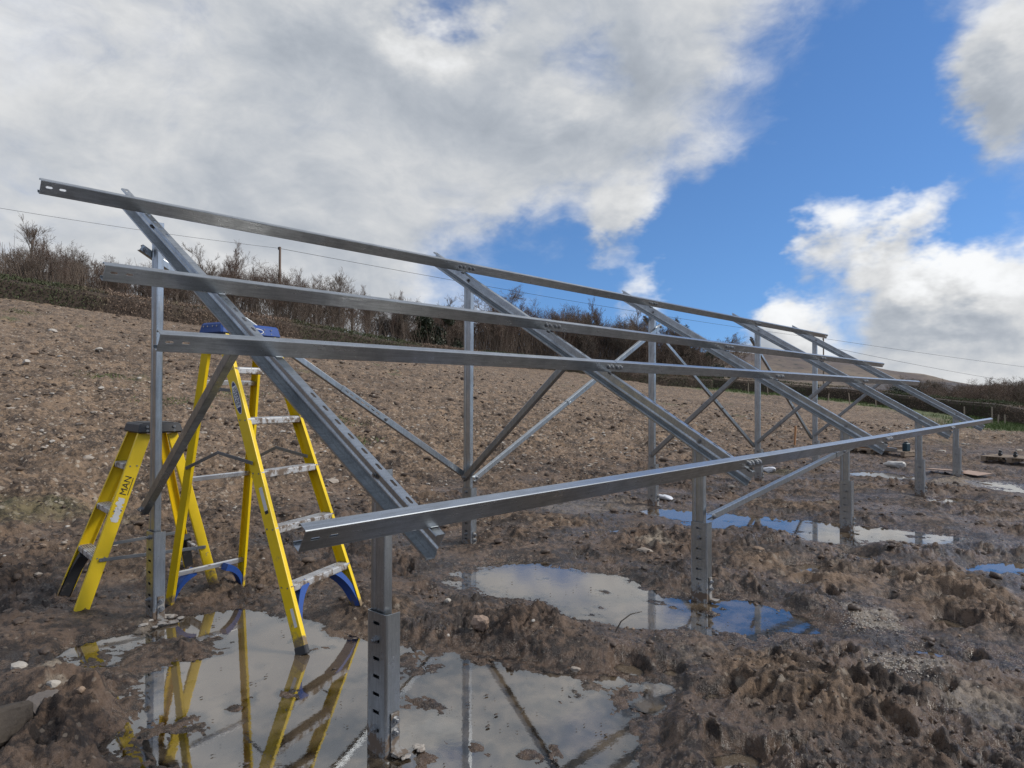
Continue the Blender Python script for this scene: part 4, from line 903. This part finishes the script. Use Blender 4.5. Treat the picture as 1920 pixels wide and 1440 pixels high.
sg = np.concatenate([np.c_[p0, p1, np.full(N, .022), np.full(N, .016)], np.c_[p1, p2, np.full(N, .015), np.full(N, .008)]])
V, F = prisms(sg); o = link('undergrowth', mesh_np('undergrowth', V, F, MATS['twig'])); tag(o, 'tangle of brown stems under the trees behind the hedge', 'undergrowth', kind='stuff')

def hedge(label, path, hgt, wid, n, seed, mt='hedge'):
    rg = np.random.default_rng(seed); P = np.array(path); d = np.r_[0, np.cumsum(np.hypot(*np.diff(P[:, :2], axis=0).T))]
    def along(s):
        x, y = np.interp(s, d, P[:, 0]), np.interp(s, d, P[:, 1]); e = .5; dx = np.interp(np.minimum(s+e, d[-1]), d, P[:, 0])-np.interp(np.maximum(s-e, 0), d, P[:, 0]); dy = np.interp(np.minimum(s+e, d[-1]), d, P[:, 1])-np.interp(np.maximum(s-e, 0), d, P[:, 1]); l = np.hypot(dx, dy); return x, y, -dy/l, dx/l
    x0, y0 = P[:, 0].mean(), P[:, 1].mean(); z0 = float(base_z(np.array([x0]), np.array([y0]))[0])
    o = thing('hedge', (x0, y0, z0), label, 'hedge')
    # woody core
    ss = np.linspace(0, d[-1], int(d[-1]/.6)); x, y, nx, ny = along(ss); zg = base_z(x, y); V = []; prof = [(-.42, -.1), (-.42, .70), (-.30, .86), (.30, .86), (.42, .70), (.42, -.1)]
    for i in range(len(ss)):
        hv = hgt*(1+.07*float(perlin(np.array([ss[i]*.3]), np.array([seed+.5]))[0]))
        for a_, b_ in prof: V.append((x[i]+nx[i]*a_*wid, y[i]+ny[i]*a_*wid, zg[i]+b_*hv))
    n6 = 6; F = [(i*n6+j, (i+1)*n6+j, (i+1)*n6+j+1, i*n6+j+1) for i in range(len(ss)-1) for j in range(5)]+[tuple(range(6)), tuple((len(ss)-1)*6+k for k in range(6))]
    part('stems', (np.array(V), F), MATS['hedge_core'], o)
    s = rg.uniform(0, d[-1], n); x, y, nx, ny = along(s); zg = base_z(x, y); hv = hgt*(1+.07*perlin(s*.3, np.full(n, seed+.5))+.05*perlin(s*1.7, np.full(n, seed+.9)))
    # points on the trimmed faces: both sides and top
    f = rg.random(n); side = np.where(f < .42, -1.0, np.where(f < .62, 1.0, 0.0)); off = np.where(side != 0, side*(.5+.05*rg.normal(size=n)), rg.uniform(-.5, .5, n)); zz_ = np.where(side != 0, rg.uniform(0, 1, n), 1+.03*rg.normal(size=n))
    rnd = np.maximum(0, zz_-.85)*1.2; off = off*(1-rnd*(side != 0)); p = np.c_[x+nx*off*wid, y+ny*off*wid, zg+zz_*hv]
    a = rg.normal(size=(n, 3)); a[:, 2] = np.abs(a[:, 2])+.3; a /= np.linalg.norm(a, axis=1)[:, None]; b = np.cross(a, rg.normal(size=(n, 3))); b /= np.linalg.norm(b, axis=1)[:, None]
    tw = rg.random(n) < .35; la = np.where(tw, rg.uniform(.10, .26, n), rg.uniform(.04, .09, n))[:, None]; lb = np.where(tw, .008, rg.uniform(.025, .05, n))[:, None]
    V = np.stack([p-a*la, p+b*lb, p+a*la, p-b*lb], 1).reshape(-1, 3)
    part('foliage', (V, np.arange(len(V)).reshape(-1, 4)), MATS[mt], o); return o
hpath = [(-60, 47), (-25, 47.8)]+[(q.x, q.y) for q in hp[:7]]
hedge('long trimmed brown hedge along the top of the field, patched with dark green', hpath, 1.45, 1.5, 62000, 1)
hedge('dark trimmed hedge along the right end of the field behind the fence posts', [(q.x+2.5, q.y+1.0) for q in hp[6:]]+[(66, 0.5), (50, -14)], 1.75, 1.6, 24000, 2)
# grass along the right-hand hedge foot
rg = np.random.default_rng(9); N = 24000; sidx = rg.uniform(0, 1, N); hx = np.array([(q.x, q.y) for q in hp[6:]]); t = np.linspace(0, 1, len(hx))
gxx = np.interp(sidx, t, hx[:, 0])-rg.random(N)**1.5*np.interp(sidx, [0, .6, 1], [6, 7, 17]); gyy = np.interp(sidx, t, hx[:, 1])-rg.random(N)**1.5*5
g0 = at_depth(1905, 800, 56); n3 = N//3; gxx[:n3] = g0.x+rg.normal(0, 6, n3); gyy[:n3] = g0.y+rg.normal(0, 2.0, n3)
kp = (fbm(gxx*.18, gyy*.18, 3, 91) > -.05) | (np.arange(N) < n3); gxx, gyy = gxx[kp], gyy[kp]; N = len(gxx); zg = gzs(np.c_[gxx, gyy])-.02; hh = rg.uniform(.08, .34, N)
a = rg.uniform(0, 6.28, N); wv_ = np.c_[np.cos(a), np.sin(a)]*.03; ln = rg.normal(0, .4, (N, 2))*hh[:, None]
V = np.stack([np.c_[gxx-wv_[:, 0], gyy-wv_[:, 1], zg], np.c_[gxx+wv_[:, 0], gyy+wv_[:, 1], zg], np.c_[gxx+ln[:, 0], gyy+ln[:, 1], zg+hh]], 1).reshape(-1, 3)
tag(link('grass', mesh_np('grass', V, np.arange(len(V)).reshape(-1, 3), MATS['grass'])), 'strip of green grass along the foot of the right-hand hedge', 'grass', kind='stuff')
# weeds in the field
N = 2600; ctr = [at_depth(330, 668, 17), at_depth(40, 600, 33), at_depth(640, 745, 17), at_depth(440, 690, 20), at_depth(650, 775, 14), at_depth(200, 690, 20)]
ck = rg.integers(0, len(ctr), N); gxx = np.array([ctr[k].x for k in ck])+rg.normal(0, .4, N); gyy = np.array([ctr[k].y for k in ck])+rg.normal(0, .3, N); zg = gzs(np.c_[gxx, gyy])-.01; hh = rg.uniform(.02, .09, N)
a = rg.uniform(0, 6.28, N); wv_ = np.c_[np.cos(a), np.sin(a)]*.010; ln = rg.normal(0, .8, (N, 2))*hh[:, None]
V = np.stack([np.c_[gxx-wv_[:, 0], gyy-wv_[:, 1], zg], np.c_[gxx+wv_[:, 0], gyy+wv_[:, 1], zg], np.c_[gxx+ln[:, 0], gyy+ln[:, 1], zg+hh]], 1).reshape(-1, 3)
tag(link('weeds', mesh_np('weeds', V, np.arange(len(V)).reshape(-1, 3), MATS['grass'])), 'sparse low green weeds scattered on the bare field', 'weeds', kind='stuff')

# ------------------------------------------------------------------ poles, wires, fence posts
def pole(x, ytop, dep, label, lean=0.0):
    q = at_depth(x, ytop, dep); b_ = gz(q.x, q.y); o = thing('utility_pole', (q.x, q.y, b_), label, 'pole')
    part('pole', tube([(q.x+lean, q.y, b_-.4), (q.x+lean*.5, q.y, (b_+q.z)/2), (q.x, q.y, q.z)], [.14, .125, .105], 10), MATS['pole_wood'], o)
    part('insulator', join(tube([(q.x-.1, q.y+.1, q.z-.25), (q.x-.1, q.y+.1, q.z-.02)], [.04, .05], 8), box((q.x-.05, q.y+.05, q.z-.25), (.14, .14, .05))), MATS['tool_black'], o); return q
k1 = pole(525, 463, 64, 'wooden utility pole standing in the wood behind the hedge'); k2 = pole(1544, 634, 118, 'dark far utility pole just behind the last tall post')
def wire(a, b, sag, label, r=.016):
    a, b = Vector(a), Vector(b); pts = [a.lerp(b, t/24)-Vector((0, 0, 4*sag*(t/24)*(1-t/24))) for t in range(25)]
    solo('overhead_wire', tube(pts, r, 4), MATS['wire'], label, 'wire')
kt = k1-Vector((.1, -.1, .12)); kt2 = k2-Vector((.1, -.1, .12))
wire(at_depth(-220, 352, 48), kt, .25, 'thin overhead wire running from the left edge to the wooden pole', .014)
wire(kt, kt2, .5, 'thin overhead wire between the two utility poles', .020)
wire(k2-Vector((0, 0, .05)), at_depth(2150, 716, 150), .3, 'upper of the two far wires right of the frame', .024)
wire(k2-Vector((0, 0, 1.3)), at_depth(1960, 724, 190), .5, 'lower of the two far wires right of the frame', .030)
for k, (x, y, dp, h, ln) in enumerate(((1418, 730, 78, 1.3, .12), (1440, 731, 79, 1.3, -.1), (1403, 728, 80, 1.2, 0), (1552, 742, 74, 1.0, .1), (1594, 746, 72, 1.25, -.12), (1642, 752, 72, 1.2, 0), (1808, 776, 62, 1.25, .0), (1860, 782, 58, 1.45, 0), (1871, 783, 58, .9, .05), (1884, 784, 58, .9, 0))):
    q = at_depth(x, y, dp); b_ = gz(q.x, q.y)
    solo('fence_post', tube([(q.x, q.y, b_-.2), (q.x+ln*.6, q.y-ln*.6, b_+h*.6), (q.x+ln, q.y-ln, b_+h)], [.06, .058, .05], 7), MATS['post_wood'], ('fence post leaning right, middle of the three seen past the fourth tall post', 'fence post leaning left, right of the three seen past the fourth tall post', 'upright fence post, left of the three seen past the fourth tall post',
        'short leaning fence post seen just right of the last tall post', 'fence post leaning left between the last two rafters', 'upright fence post seen below the end of the second rail', 'thin upright fence post between the last front post and the rail end', 'thick gate post at the right behind the end of the lowest rail',
        'short stake right beside the thick gate post', 'rightmost short stake near the thick gate post')[k], 'fence post', 'fence posts along the far hedge')

# ------------------------------------------------------------------ things lying about
def lump(seed, r, sub=2, jag=.25, flat=(1, 1, .7)):
    import bmesh
    bm = bmesh.new(); bmesh.ops.create_icosphere(bm, subdivisions=sub, radius=1.0); rg = random.Random(seed); cuts = [Vector((rg.gauss(0, 1), rg.gauss(0, 1), rg.gauss(0, 1))).normalized() for _ in range(9)]; ds = [rg.uniform(.55, .9) for _ in cuts]
    V = []
    for v in bm.verts:
        p = v.co.copy()
        for c_, d_ in zip(cuts, ds):
            e = p.dot(c_)-d_
            if e > 0: p -= c_*e*.92
        p *= 1+jag*.35*rg.uniform(-1, 1); V.append((p.x*r*flat[0], p.y*r*flat[1], p.z*r*flat[2]))
    F = [tuple(v.index for v in f.verts) for f in bm.faces]; bm.free(); return np.array(V), F
def rock(x, y, r, seed, mt, label, group=None, flat=(1, .8, .6), sink=.35, pos_=None, sub=2):
    q = pos_ if pos_ is not None else at_z(x, y, .03); vf = lump(seed, r, sub, .25, flat); zg = gz(q[0], q[1]); a = seed*1.7; M = Matrix.Rotation(a, 4, 'Z'); v, f = xf(vf, M)
    o = solo('stone', (v+np.array([q[0], q[1], zg+r*flat[2]*(1-2*sink)]), f), MATS[mt], label, 'stone', group); return o
rock(900, 1187, .062, 3, 'stone_brown', 'brown cracked stone in the mud beyond the nearest front post', None, (1, .8, .8), .2, None, 3)
rock(1080, 1246, .030, 5, 'stone_pale', 'small pale stone on the mud ridge between the two near puddles')
rock(72, 1345, .11, 8, 'stone_grey', 'grey-pink muddy stone beside the dark block', None, (1.1, .8, .6), .35, None, 3)
rock(100, 1305, .035, 9, 'stone_white', 'white lump of chalky stone above the dark block')
rock(35, 1262, .05, 10, 'stone_white', 'pale grey stone near the left edge above the block', None, (1.2, .8, .5))
rock(150, 1325, .028, 12, 'stone_tan', 'small orange-tan stone right of the dark block')
rock(1000, 1190, .018, 13, 'stone_white', 'small white chip right of the brown cracked stone')
rock(1420, 1040, .05, 14, 'stone_tan', 'sandy stone on the mud bank before the long puddle', None, (1.3, .8, .5))
rock(840, 1130, .03, 15, 'stone_white', 'small white stone on the wet mud left of the second puddle')
rock(1210, 1040, .06, 16, 'stone_pale', 'pale crumbly stone on the bank left of the second front post', None, (1.4, .7, .5), .4)
rock(1208, 1068, .028, 17, 'stone_grey', 'small round grey stone below the pale crumbly stone', None, (1, 1, .9), .2)
for k, (x, y, dp, r, mt, lab) in enumerate(((185, 660, 23, .20, 'stone_white', 'large white stone on the field left of the nearest tall post'), (62, 663, 22, .19, 'stone_tan', 'orange and white flat stone on the field at the left'), (50, 680, 20, .22, 'stone_white', 'long white flat stone below the orange one'), (112, 669, 22, .11, 'stone_white', 'round pale stone between the orange and the large white stone'), (138, 670, 22, .10, 'stone_pale', 'second round pale stone left of the large white stone'),
        (100, 622, 30, .26, 'stone_white', 'pale flat stone high on the field at the left'), (98, 830, 9.6, .075, 'stone_white', 'white elongated stone above the short ladder'), (82, 845, 9.0, .05, 'stone_pale', 'small pale stone below the white elongated one'), (78, 808, 10.5, .07, 'stone_white', 'blocky pale stone left of the short ladder'), (165, 860, 8.4, .09, 'stone_pale', 'broken pinkish-white stone just above the short ladder'), (82, 1022, 5.6, .045, 'stone_tan', 'tan stone in the mud left of the short ladder'),
        (305, 660, 22, .12, 'stone_white', 'white stone right beside the nearest tall post'), (98, 739, 14, .07, 'stone_white', 'small square white stone in the middle of the left field'), (190, 730, 15, .10, 'stone_white', 'thin white stone in the middle of the left field'))):
    d = raydir(x, y)          # walk the sight line to the ground
    ts = 3.0*1.006**np.arange(520); hit = np.nonzero(CAM.z+d.z*ts < gzs(np.c_[CAM.x+d.x*ts, CAM.y+d.y*ts])+.02)[0]; t = float(ts[hit[0]]); p_ = CAM+d*t
    rock(0, 0, .72*r*t/dp, 30+k, mt, lab, None, (1.2, .8, .55), .3, p_)
# many more stones: the largest as single things, the rest as one mass
rg = np.random.default_rng(21); N = 15000; rad = CAM.x; th_ = rg.uniform(YAW-R_(40), YAW+R_(40), N); dist = 4.0*np.exp(rg.random(N)*math.log(17)); X = CAM.x+dist*np.cos(th_); Y = CAM.y+dist*np.sin(th_)
fmk = sstep(2.5, 6.5, Y+1.6*fbm(X*.35, Y*.35, 3, 3))*.95+.05+.6*sstep(17, 25, X); fmk = fmk*np.clip(.55+1.3*fbm(X*.45, Y*.45, 3, 97), .12, 1); keep = (rg.random(N) < fmk) & (meta(X, Y) < .15); X, Y, dist = X[keep], Y[keep], dist[keep]
size = np.minimum(.012*np.exp(rg.normal(0, .60, len(X)))*np.clip(dist/8, .7, 2.4), .11); Z = gzs(np.c_[X, Y]); order = np.argsort(-size/np.maximum(dist, 7)); protos = [lump(100+k, 1.0, 1, .3, (1.2, .85, .45)) for k in range(6)]; smats = ['stone_pale', 'stone_white', 'stone_pale', 'stone_tan', 'stone_grey', 'stone_pale']
pm = [mesh_np('stone', p_[0], p_[1], MATS[smats[k]]) for k, p_ in enumerate(protos)]
for c_, i in enumerate(order[:150]):
    o = link('stone', pm[c_ % 6]); o.location = (X[i], Y[i], Z[i]+size[i]*.1); o.scale = [size[i]]*3; o.rotation_euler = (0, 0, c_*1.3); tag(o, 'small pale stone lying loose on the bare brown field', 'stone', 'loose stones on the field')
tiny = [lump(200+k, 1.0, 0 if False else 1, .3, (1.15, .85, .6)) for k in range(4)]
for mk, mt in enumerate(('stone_pale', 'stone_tan', 'stone_white')):
    Vs, Fs, off = [], [], 0
    for c_, i in enumerate(order[150:]):
        if c_ % 3 != mk: continue
        v, f = tiny[c_ % 4]; a = c_*.7; ca, sa = math.cos(a), math.sin(a); v2 = np.c_[v[:, 0]*ca-v[:, 1]*sa, v[:, 0]*sa+v[:, 1]*ca, v[:, 2]]*size[i]+np.array([X[i], Y[i], Z[i]+size[i]*.05]); Vs.append(v2); Fs.append(np.array(f)+off); off += len(v)
    tag(link('gravel', mesh_np('gravel', np.concatenate(Vs), np.concatenate(Fs), MATS[mt])), 'scatter of small %s stones all over the bare field' % mt[6:], 'gravel', kind='stuff')
# two spills of pale chippings on the mud
for px_, py_, nn, rr_, lab in ((1635, 1165, 420, .11, 'patch of pale chippings on the mud right of the second puddle'), (1690, 1258, 420, .11, 'nearer patch of pale chippings in the mud at lower right')):
    c_ = at_z(px_, py_, .03); X = c_.x+rg.normal(0, rr_, nn)*1.0; Y = c_.y+rg.normal(0, rr_*.8, nn); Z = gzs(np.c_[X, Y]); Vs, Fs, off = [], [], 0
    for i in range(nn):
        v, f = tiny[i % 4]; Vs.append(v*rg.uniform(.0025, .007)+np.array([X[i], Y[i], Z[i]+.002])); Fs.append(np.array(f)+off); off += len(v)
    tag(link('chippings', mesh_np('chippings', np.concatenate(Vs), np.concatenate(Fs), MATS['stone_white'])), lab, 'chippings', kind='stuff')
# torn clods of mud and of field soil
clodm = [lump(300+k, 1.0, 2 if k < 2 else 1, .55, (1.1, .9, .7)) for k in range(6)]
def clods(name, label, mt, X, Y, S):
    Z = gzs(np.c_[X, Y]); Vs, Fs, off = [], [], 0; rr2 = np.random.default_rng(len(X))
    for i in range(len(X)):
        v, f = clodm[(i*7) % 6 if S[i] > .022 else 2+i % 4]; a = rr2.uniform(0, 6.28); t = rr2.normal(0, .35); ca, sa, ct, st_ = math.cos(a), math.sin(a), math.cos(t), math.sin(t)
        x1 = v[:, 0]*ca-v[:, 1]*sa; y1 = v[:, 0]*sa+v[:, 1]*ca; z1 = v[:, 2]; v2 = np.c_[x1, y1*ct-z1*st_, y1*st_+z1*ct]*S[i]*np.array([1, 1, rr2.uniform(.6, 1.0)]); Vs.append(v2+np.array([X[i], Y[i], Z[i]+S[i]*.12])); Fs.append(np.array(f)+off); off += len(v)
    tag(link(name, mesh_np(name, np.concatenate(Vs), np.concatenate(Fs), MATS[mt])), label, 'mud', kind='stuff')
rc = np.random.default_rng(77); N = 13500; th_ = rc.uniform(YAW-R_(40), YAW+R_(40), N); dist = 2.2*np.exp(rc.random(N)*math.log(9)); X = CAM.x+dist*np.cos(th_); Y = CAM.y+dist*np.sin(th_)
kp = (meta(X, Y) < .16) & (fbm(X*1.1, Y*1.1, 3, 98)+.5*rc.normal(size=N)*.5 > .02) & (Y < 5+1.5*fbm(X*.3, Y*.3, 2, 99)); X, Y, dist = X[kp], Y[kp], dist[kp]
clods('mud_clods', 'torn dark clods of churned mud around the puddles', 'clod_mud', X, Y, np.minimum(.0085*np.exp(rc.normal(0, .6, len(X)))*np.clip(dist/4.5, .8, 2.0), .06))
N = 11500; th_ = rc.uniform(YAW-R_(40), YAW+R_(40), N); dist = 6.0*np.exp(rc.random(N)*math.log(8)); X = CAM.x+dist*np.cos(th_); Y = CAM.y+dist*np.sin(th_)
kp = (Y > 3.6) & (fbm(X*.5, Y*.5, 3, 98)+.3*rc.normal(size=N) > -.1); X, Y, dist = X[kp], Y[kp], dist[kp]
clods('soil_clods', 'dark clods of turned soil all over the field', 'clod_soil', X, Y, np.minimum(.017*np.exp(rc.normal(0, .5, len(X)))*np.clip(dist/9, .7, 3.0), .16))
# crumbs of mud lying in the shallow water
for k, nn in (('a', 520), ('b', 260), ('c', 160)):
    st = STAMPS[k]; ci = rg.integers(0, len(st), nn); X = np.array([st[i][0].x for i in ci])+rg.normal(0, .16, nn); Y = np.array([st[i][0].y for i in ci])+rg.normal(0, .16, nn)
    kp = fbm(X*4.2, Y*4.2, 3, 95)+.4*(meta(X, Y, k) < .7) > .12; X, Y = X[kp], Y[kp]; Vs, Fs, off = [], [], 0
    for i in range(len(X)):
        v, f = tiny[i % 4]; Vs.append(v*min(.0030*math.exp(rg.normal(0, .5)), .010)*np.array([1.5, 1, .7])+np.array([X[i], Y[i], ZW+.0005])); Fs.append(np.array(f)+off); off += len(v)
    tag(link('mud_crumbs', mesh_np('mud_crumbs', np.concatenate(Vs), np.concatenate(Fs), MATS['mud_crumb'])), 'crumbs of dark mud breaking the surface of the %s puddle' % {'a': 'nearest', 'b': 'second', 'c': 'long far'}[k], 'mud', kind='stuff')
# dark block at the left edge
q = at_z(18, 1385, .02); b_ = gz(q.x, q.y); m4 = Matrix.Translation((q.x-.02, q.y+.02, b_+.045)) @ Matrix.Rotation(R_(28), 4, 'Z') @ Matrix.Rotation(R_(-14), 4, 'X') @ Matrix.Rotation(R_(9), 4, 'Y')
solo('block', xf(box((0, 0, 0), (.20, .13, .15), .016), m4), MATS['block'], 'dark mud-stained block at the left edge of the picture', 'block')
# twig and straw
a_ = at_z(1154, 1194, .05); z_ = gz(a_.x, a_.y)+.015; solo('twig', tube([(a_.x, a_.y, z_-.01), (a_.x+.03, a_.y-.02, z_+.05), (a_.x+.09, a_.y-.05, z_+.085), (a_.x+.15, a_.y-.09, z_+.095)], [.005, .004, .0035, .002], 5), MATS['bark_dark'], 'dark twig sticking up from the mud by the second puddle', 'twig')
# concrete crumbs at two feet
for (x, y, r, sd, lab) in ((.05, D_-.02, .11, 1, 'splash of pale concrete round the foot of the nearest tall post'), (.085, -.045, .06, 2, 'white concrete lump at the foot of the nearest front post')):
    rg2 = random.Random(sd); ls = []
    for k in range(14):
        a_ = rg2.uniform(0, 6.28); e = r*math.sqrt(rg2.random()); v, f = lump(60+sd*20+k, r*rg2.uniform(.14, .34), 2, .4, (1.2, .9, .5)); px_, py_ = x+math.cos(a_)*e*1.2, y+math.sin(a_)*e*.7
        ls.append((v+np.array([px_, py_, max(gz(px_, py_), ZW)+.004]), f))
    solo('concrete_collar', join(*ls), MATS['concrete'], lab, 'concrete')
# pallet with timber, channel, tool box, sacks
def boards(root, name, mt, items):
    for c_, s_, rz in items: part(name, xf(box((0, 0, 0), s_, .006), Matrix.Translation(c_) @ Matrix.Rotation(rz, 4, 'Z')), MATS[mt], root)
pa = at_z(1600, 850); pb = at_z(1735, 862); ang = math.atan2(pb.y-pa.y, pb.x-pa.x); cx, cy = (pa.x+pb.x)/2+.25, (pa.y+pb.y)/2+.25; b_ = gz(cx, cy)+.03; L = (pb-pa).length
def pallet(label, cx, cy, b_, L, W, ang):
    o = thing('pallet', (cx, cy, b_), label, 'pallet'); cs, sn = math.cos(ang), math.sin(ang); w_ = lambda x, y, z: Vector((cx+cs*x-sn*y, cy+sn*x+cs*y, b_+z))
    boards(o, 'bearer', 'pallet_wood', [(w_(x, 0, .045), (.10, W, .09), ang) for x in (-L/2+.06, 0, L/2-.06)]); boards(o, 'slat', 'pallet_wood', [(w_(0, -W/2+W/10+k*W/5, .101), (L, W/5-.03, .02), ang) for k in range(5)]); return w_
w_ = pallet('long wooden pallet stacked with timber and steel behind the fourth front post', cx, cy, b_, L, .8, ang)
for k, (x, y, z, s_, mt, lab, nm, rz) in enumerate(((-.15, -.1, .135, (.55, .16, .045), 'timber_orange', 'orange-brown timber offcut on the long pallet', 'timber', .05), (-.05, .05, .175, (.5, .14, .035), 'timber_orange', 'upper orange-brown timber offcut on the long pallet', 'timber', -.06), (.0, .28, .15, (.9, .12, .05), 'pallet_wood', 'grey-brown plank at the back of the long pallet', 'plank', .02))):
    c_ = w_(x, y, z); solo(nm, xf(box((0, 0, 0), s_, .004), Matrix.Translation(c_) @ Matrix.Rotation(ang+rz, 4, 'Z')), MATS[mt], lab, 'timber')
p0, p1 = w_(-.35, -.28, .20), w_(.72, -.36, .14); solo('steel_channel', chan(p0, p1, (0, 0, 1), cee(.09, .05, .012), .004), MATS['galv'], 'loose galvanised steel channel lying on the long pallet', 'steel channel')
c_ = w_(.80, -.15, .0); solo('tool_box', xf(join(box((0, 0, .08), (.12, .16, .20), .02), box((0, 0, .19), (.08, .04, .03), .006)), Matrix.Translation((c_.x, c_.y, c_.z+.13)) @ Matrix.Rotation(ang, 4, 'Z')), MATS['tool_teal'], 'dark teal tool box on the end of the long pallet', 'tool box')
p0 = w_(.1, .05, .2); solo('lever_bar', tube([p0, p0+Vector((.14, -.12, .26))], [.018, .014], 6), MATS['tool_black'], 'short dark handle sticking up from the timber on the long pallet', 'handle')
c_ = w_(-.62, -.1, .125); solo('power_tool', join(xf(tube([(-.14, 0, .03), (.0, 0, .035), (.12, 0, .03)], [.03, .035, .022], 8), Matrix.Translation(c_)), xf(box((.05, 0, .05), (.06, .05, .08), .01), Matrix.Translation(c_))), MATS['tool_black'], 'small black power tool at the left of the long pallet', 'tool')
def sack(px_, py_, s_, seed, label, mt='sack'):
    q = at_z(px_, py_, .03); v, f = lump(seed, 1.0, 3, .30, (s_[0]/2, s_[1]/2, s_[2]/2)); v = v*np.array([1.25, 1.25, 1.1]); v, f = xf((v, f), Matrix.Rotation(ang, 4, 'Z')); solo('sack' if s_[0] > .4 else 'plastic_scrap', (v+np.array([q.x, q.y, gz(q.x, q.y)+s_[2]*.38]), f), MATS[mt], label, 'sack' if s_[0] > .4 else 'plastic', smooth=True)
sack(1680, 876, (.42, .24, .15), 71, 'muddy white sack lying in front of the long pallet')
sack(1246, 936, (.26, .16, .08), 72, 'crumpled white plastic scrap beside the third tall post', 'plastic_white'); sack(1440, 886, (.30, .2, .12), 73, 'white plastic scrap beside the fourth tall post', 'plastic_white')
pc_ = at_z(1905, 874); w2 = pallet('pale wooden pallet at the right edge with tools on it', pc_.x+.25, pc_.y, gz(pc_.x, pc_.y)+.06, 1.1, .8, ang+.1)
for k, (x, y) in enumerate(((-.28, -.1), (.05, -.22))):
    c_ = w2(x, y, .112); solo('power_tool', join(xf(tube([(-.09, 0, .04), (0, 0, .045), (.1, .02, .04)], [.035, .045, .03], 8), Matrix.Translation(c_)), xf(box((.0, 0, .07), (.07, .06, .10), .012), Matrix.Translation(c_))), MATS['tool_black'], ('left' if k == 0 else 'right')+' black power tool on the pallet at the right edge', 'tool')
for k, (x, y, s_, rz, tilt) in enumerate(((1772, 889, (.55, .34, .015), .2, -.06), (1824, 892, (.55, .30, .015), -.35, .10))):
    q = at_z(x, y, .03); solo('plywood_scrap', xf(box((0, 0, 0), s_, .003), Matrix.Translation((q.x, q.y, gz(q.x, q.y)+.05)) @ Matrix.Rotation(ang+rz, 4, 'Z') @ Matrix.Rotation(tilt, 4, 'X')), MATS['ply'], 'pinkish plywood scrap on the mud %s the last front post' % ('left of' if k == 0 else 'right of'), 'plywood')
q = at_z(1490, 838, .0); d = raydir(1490, 836); q = CAM+d*19.5; b_ = gz(q.x, q.y); solo('stake', xf(box((0, 0, .22), (.045, .045, .62), .004), Matrix.Translation((q.x, q.y, b_)) @ Matrix.Rotation(.05, 4, 'X')), MATS['timber_orange'], 'short wooden stake in the field between the fourth and last tall posts', 'stake')
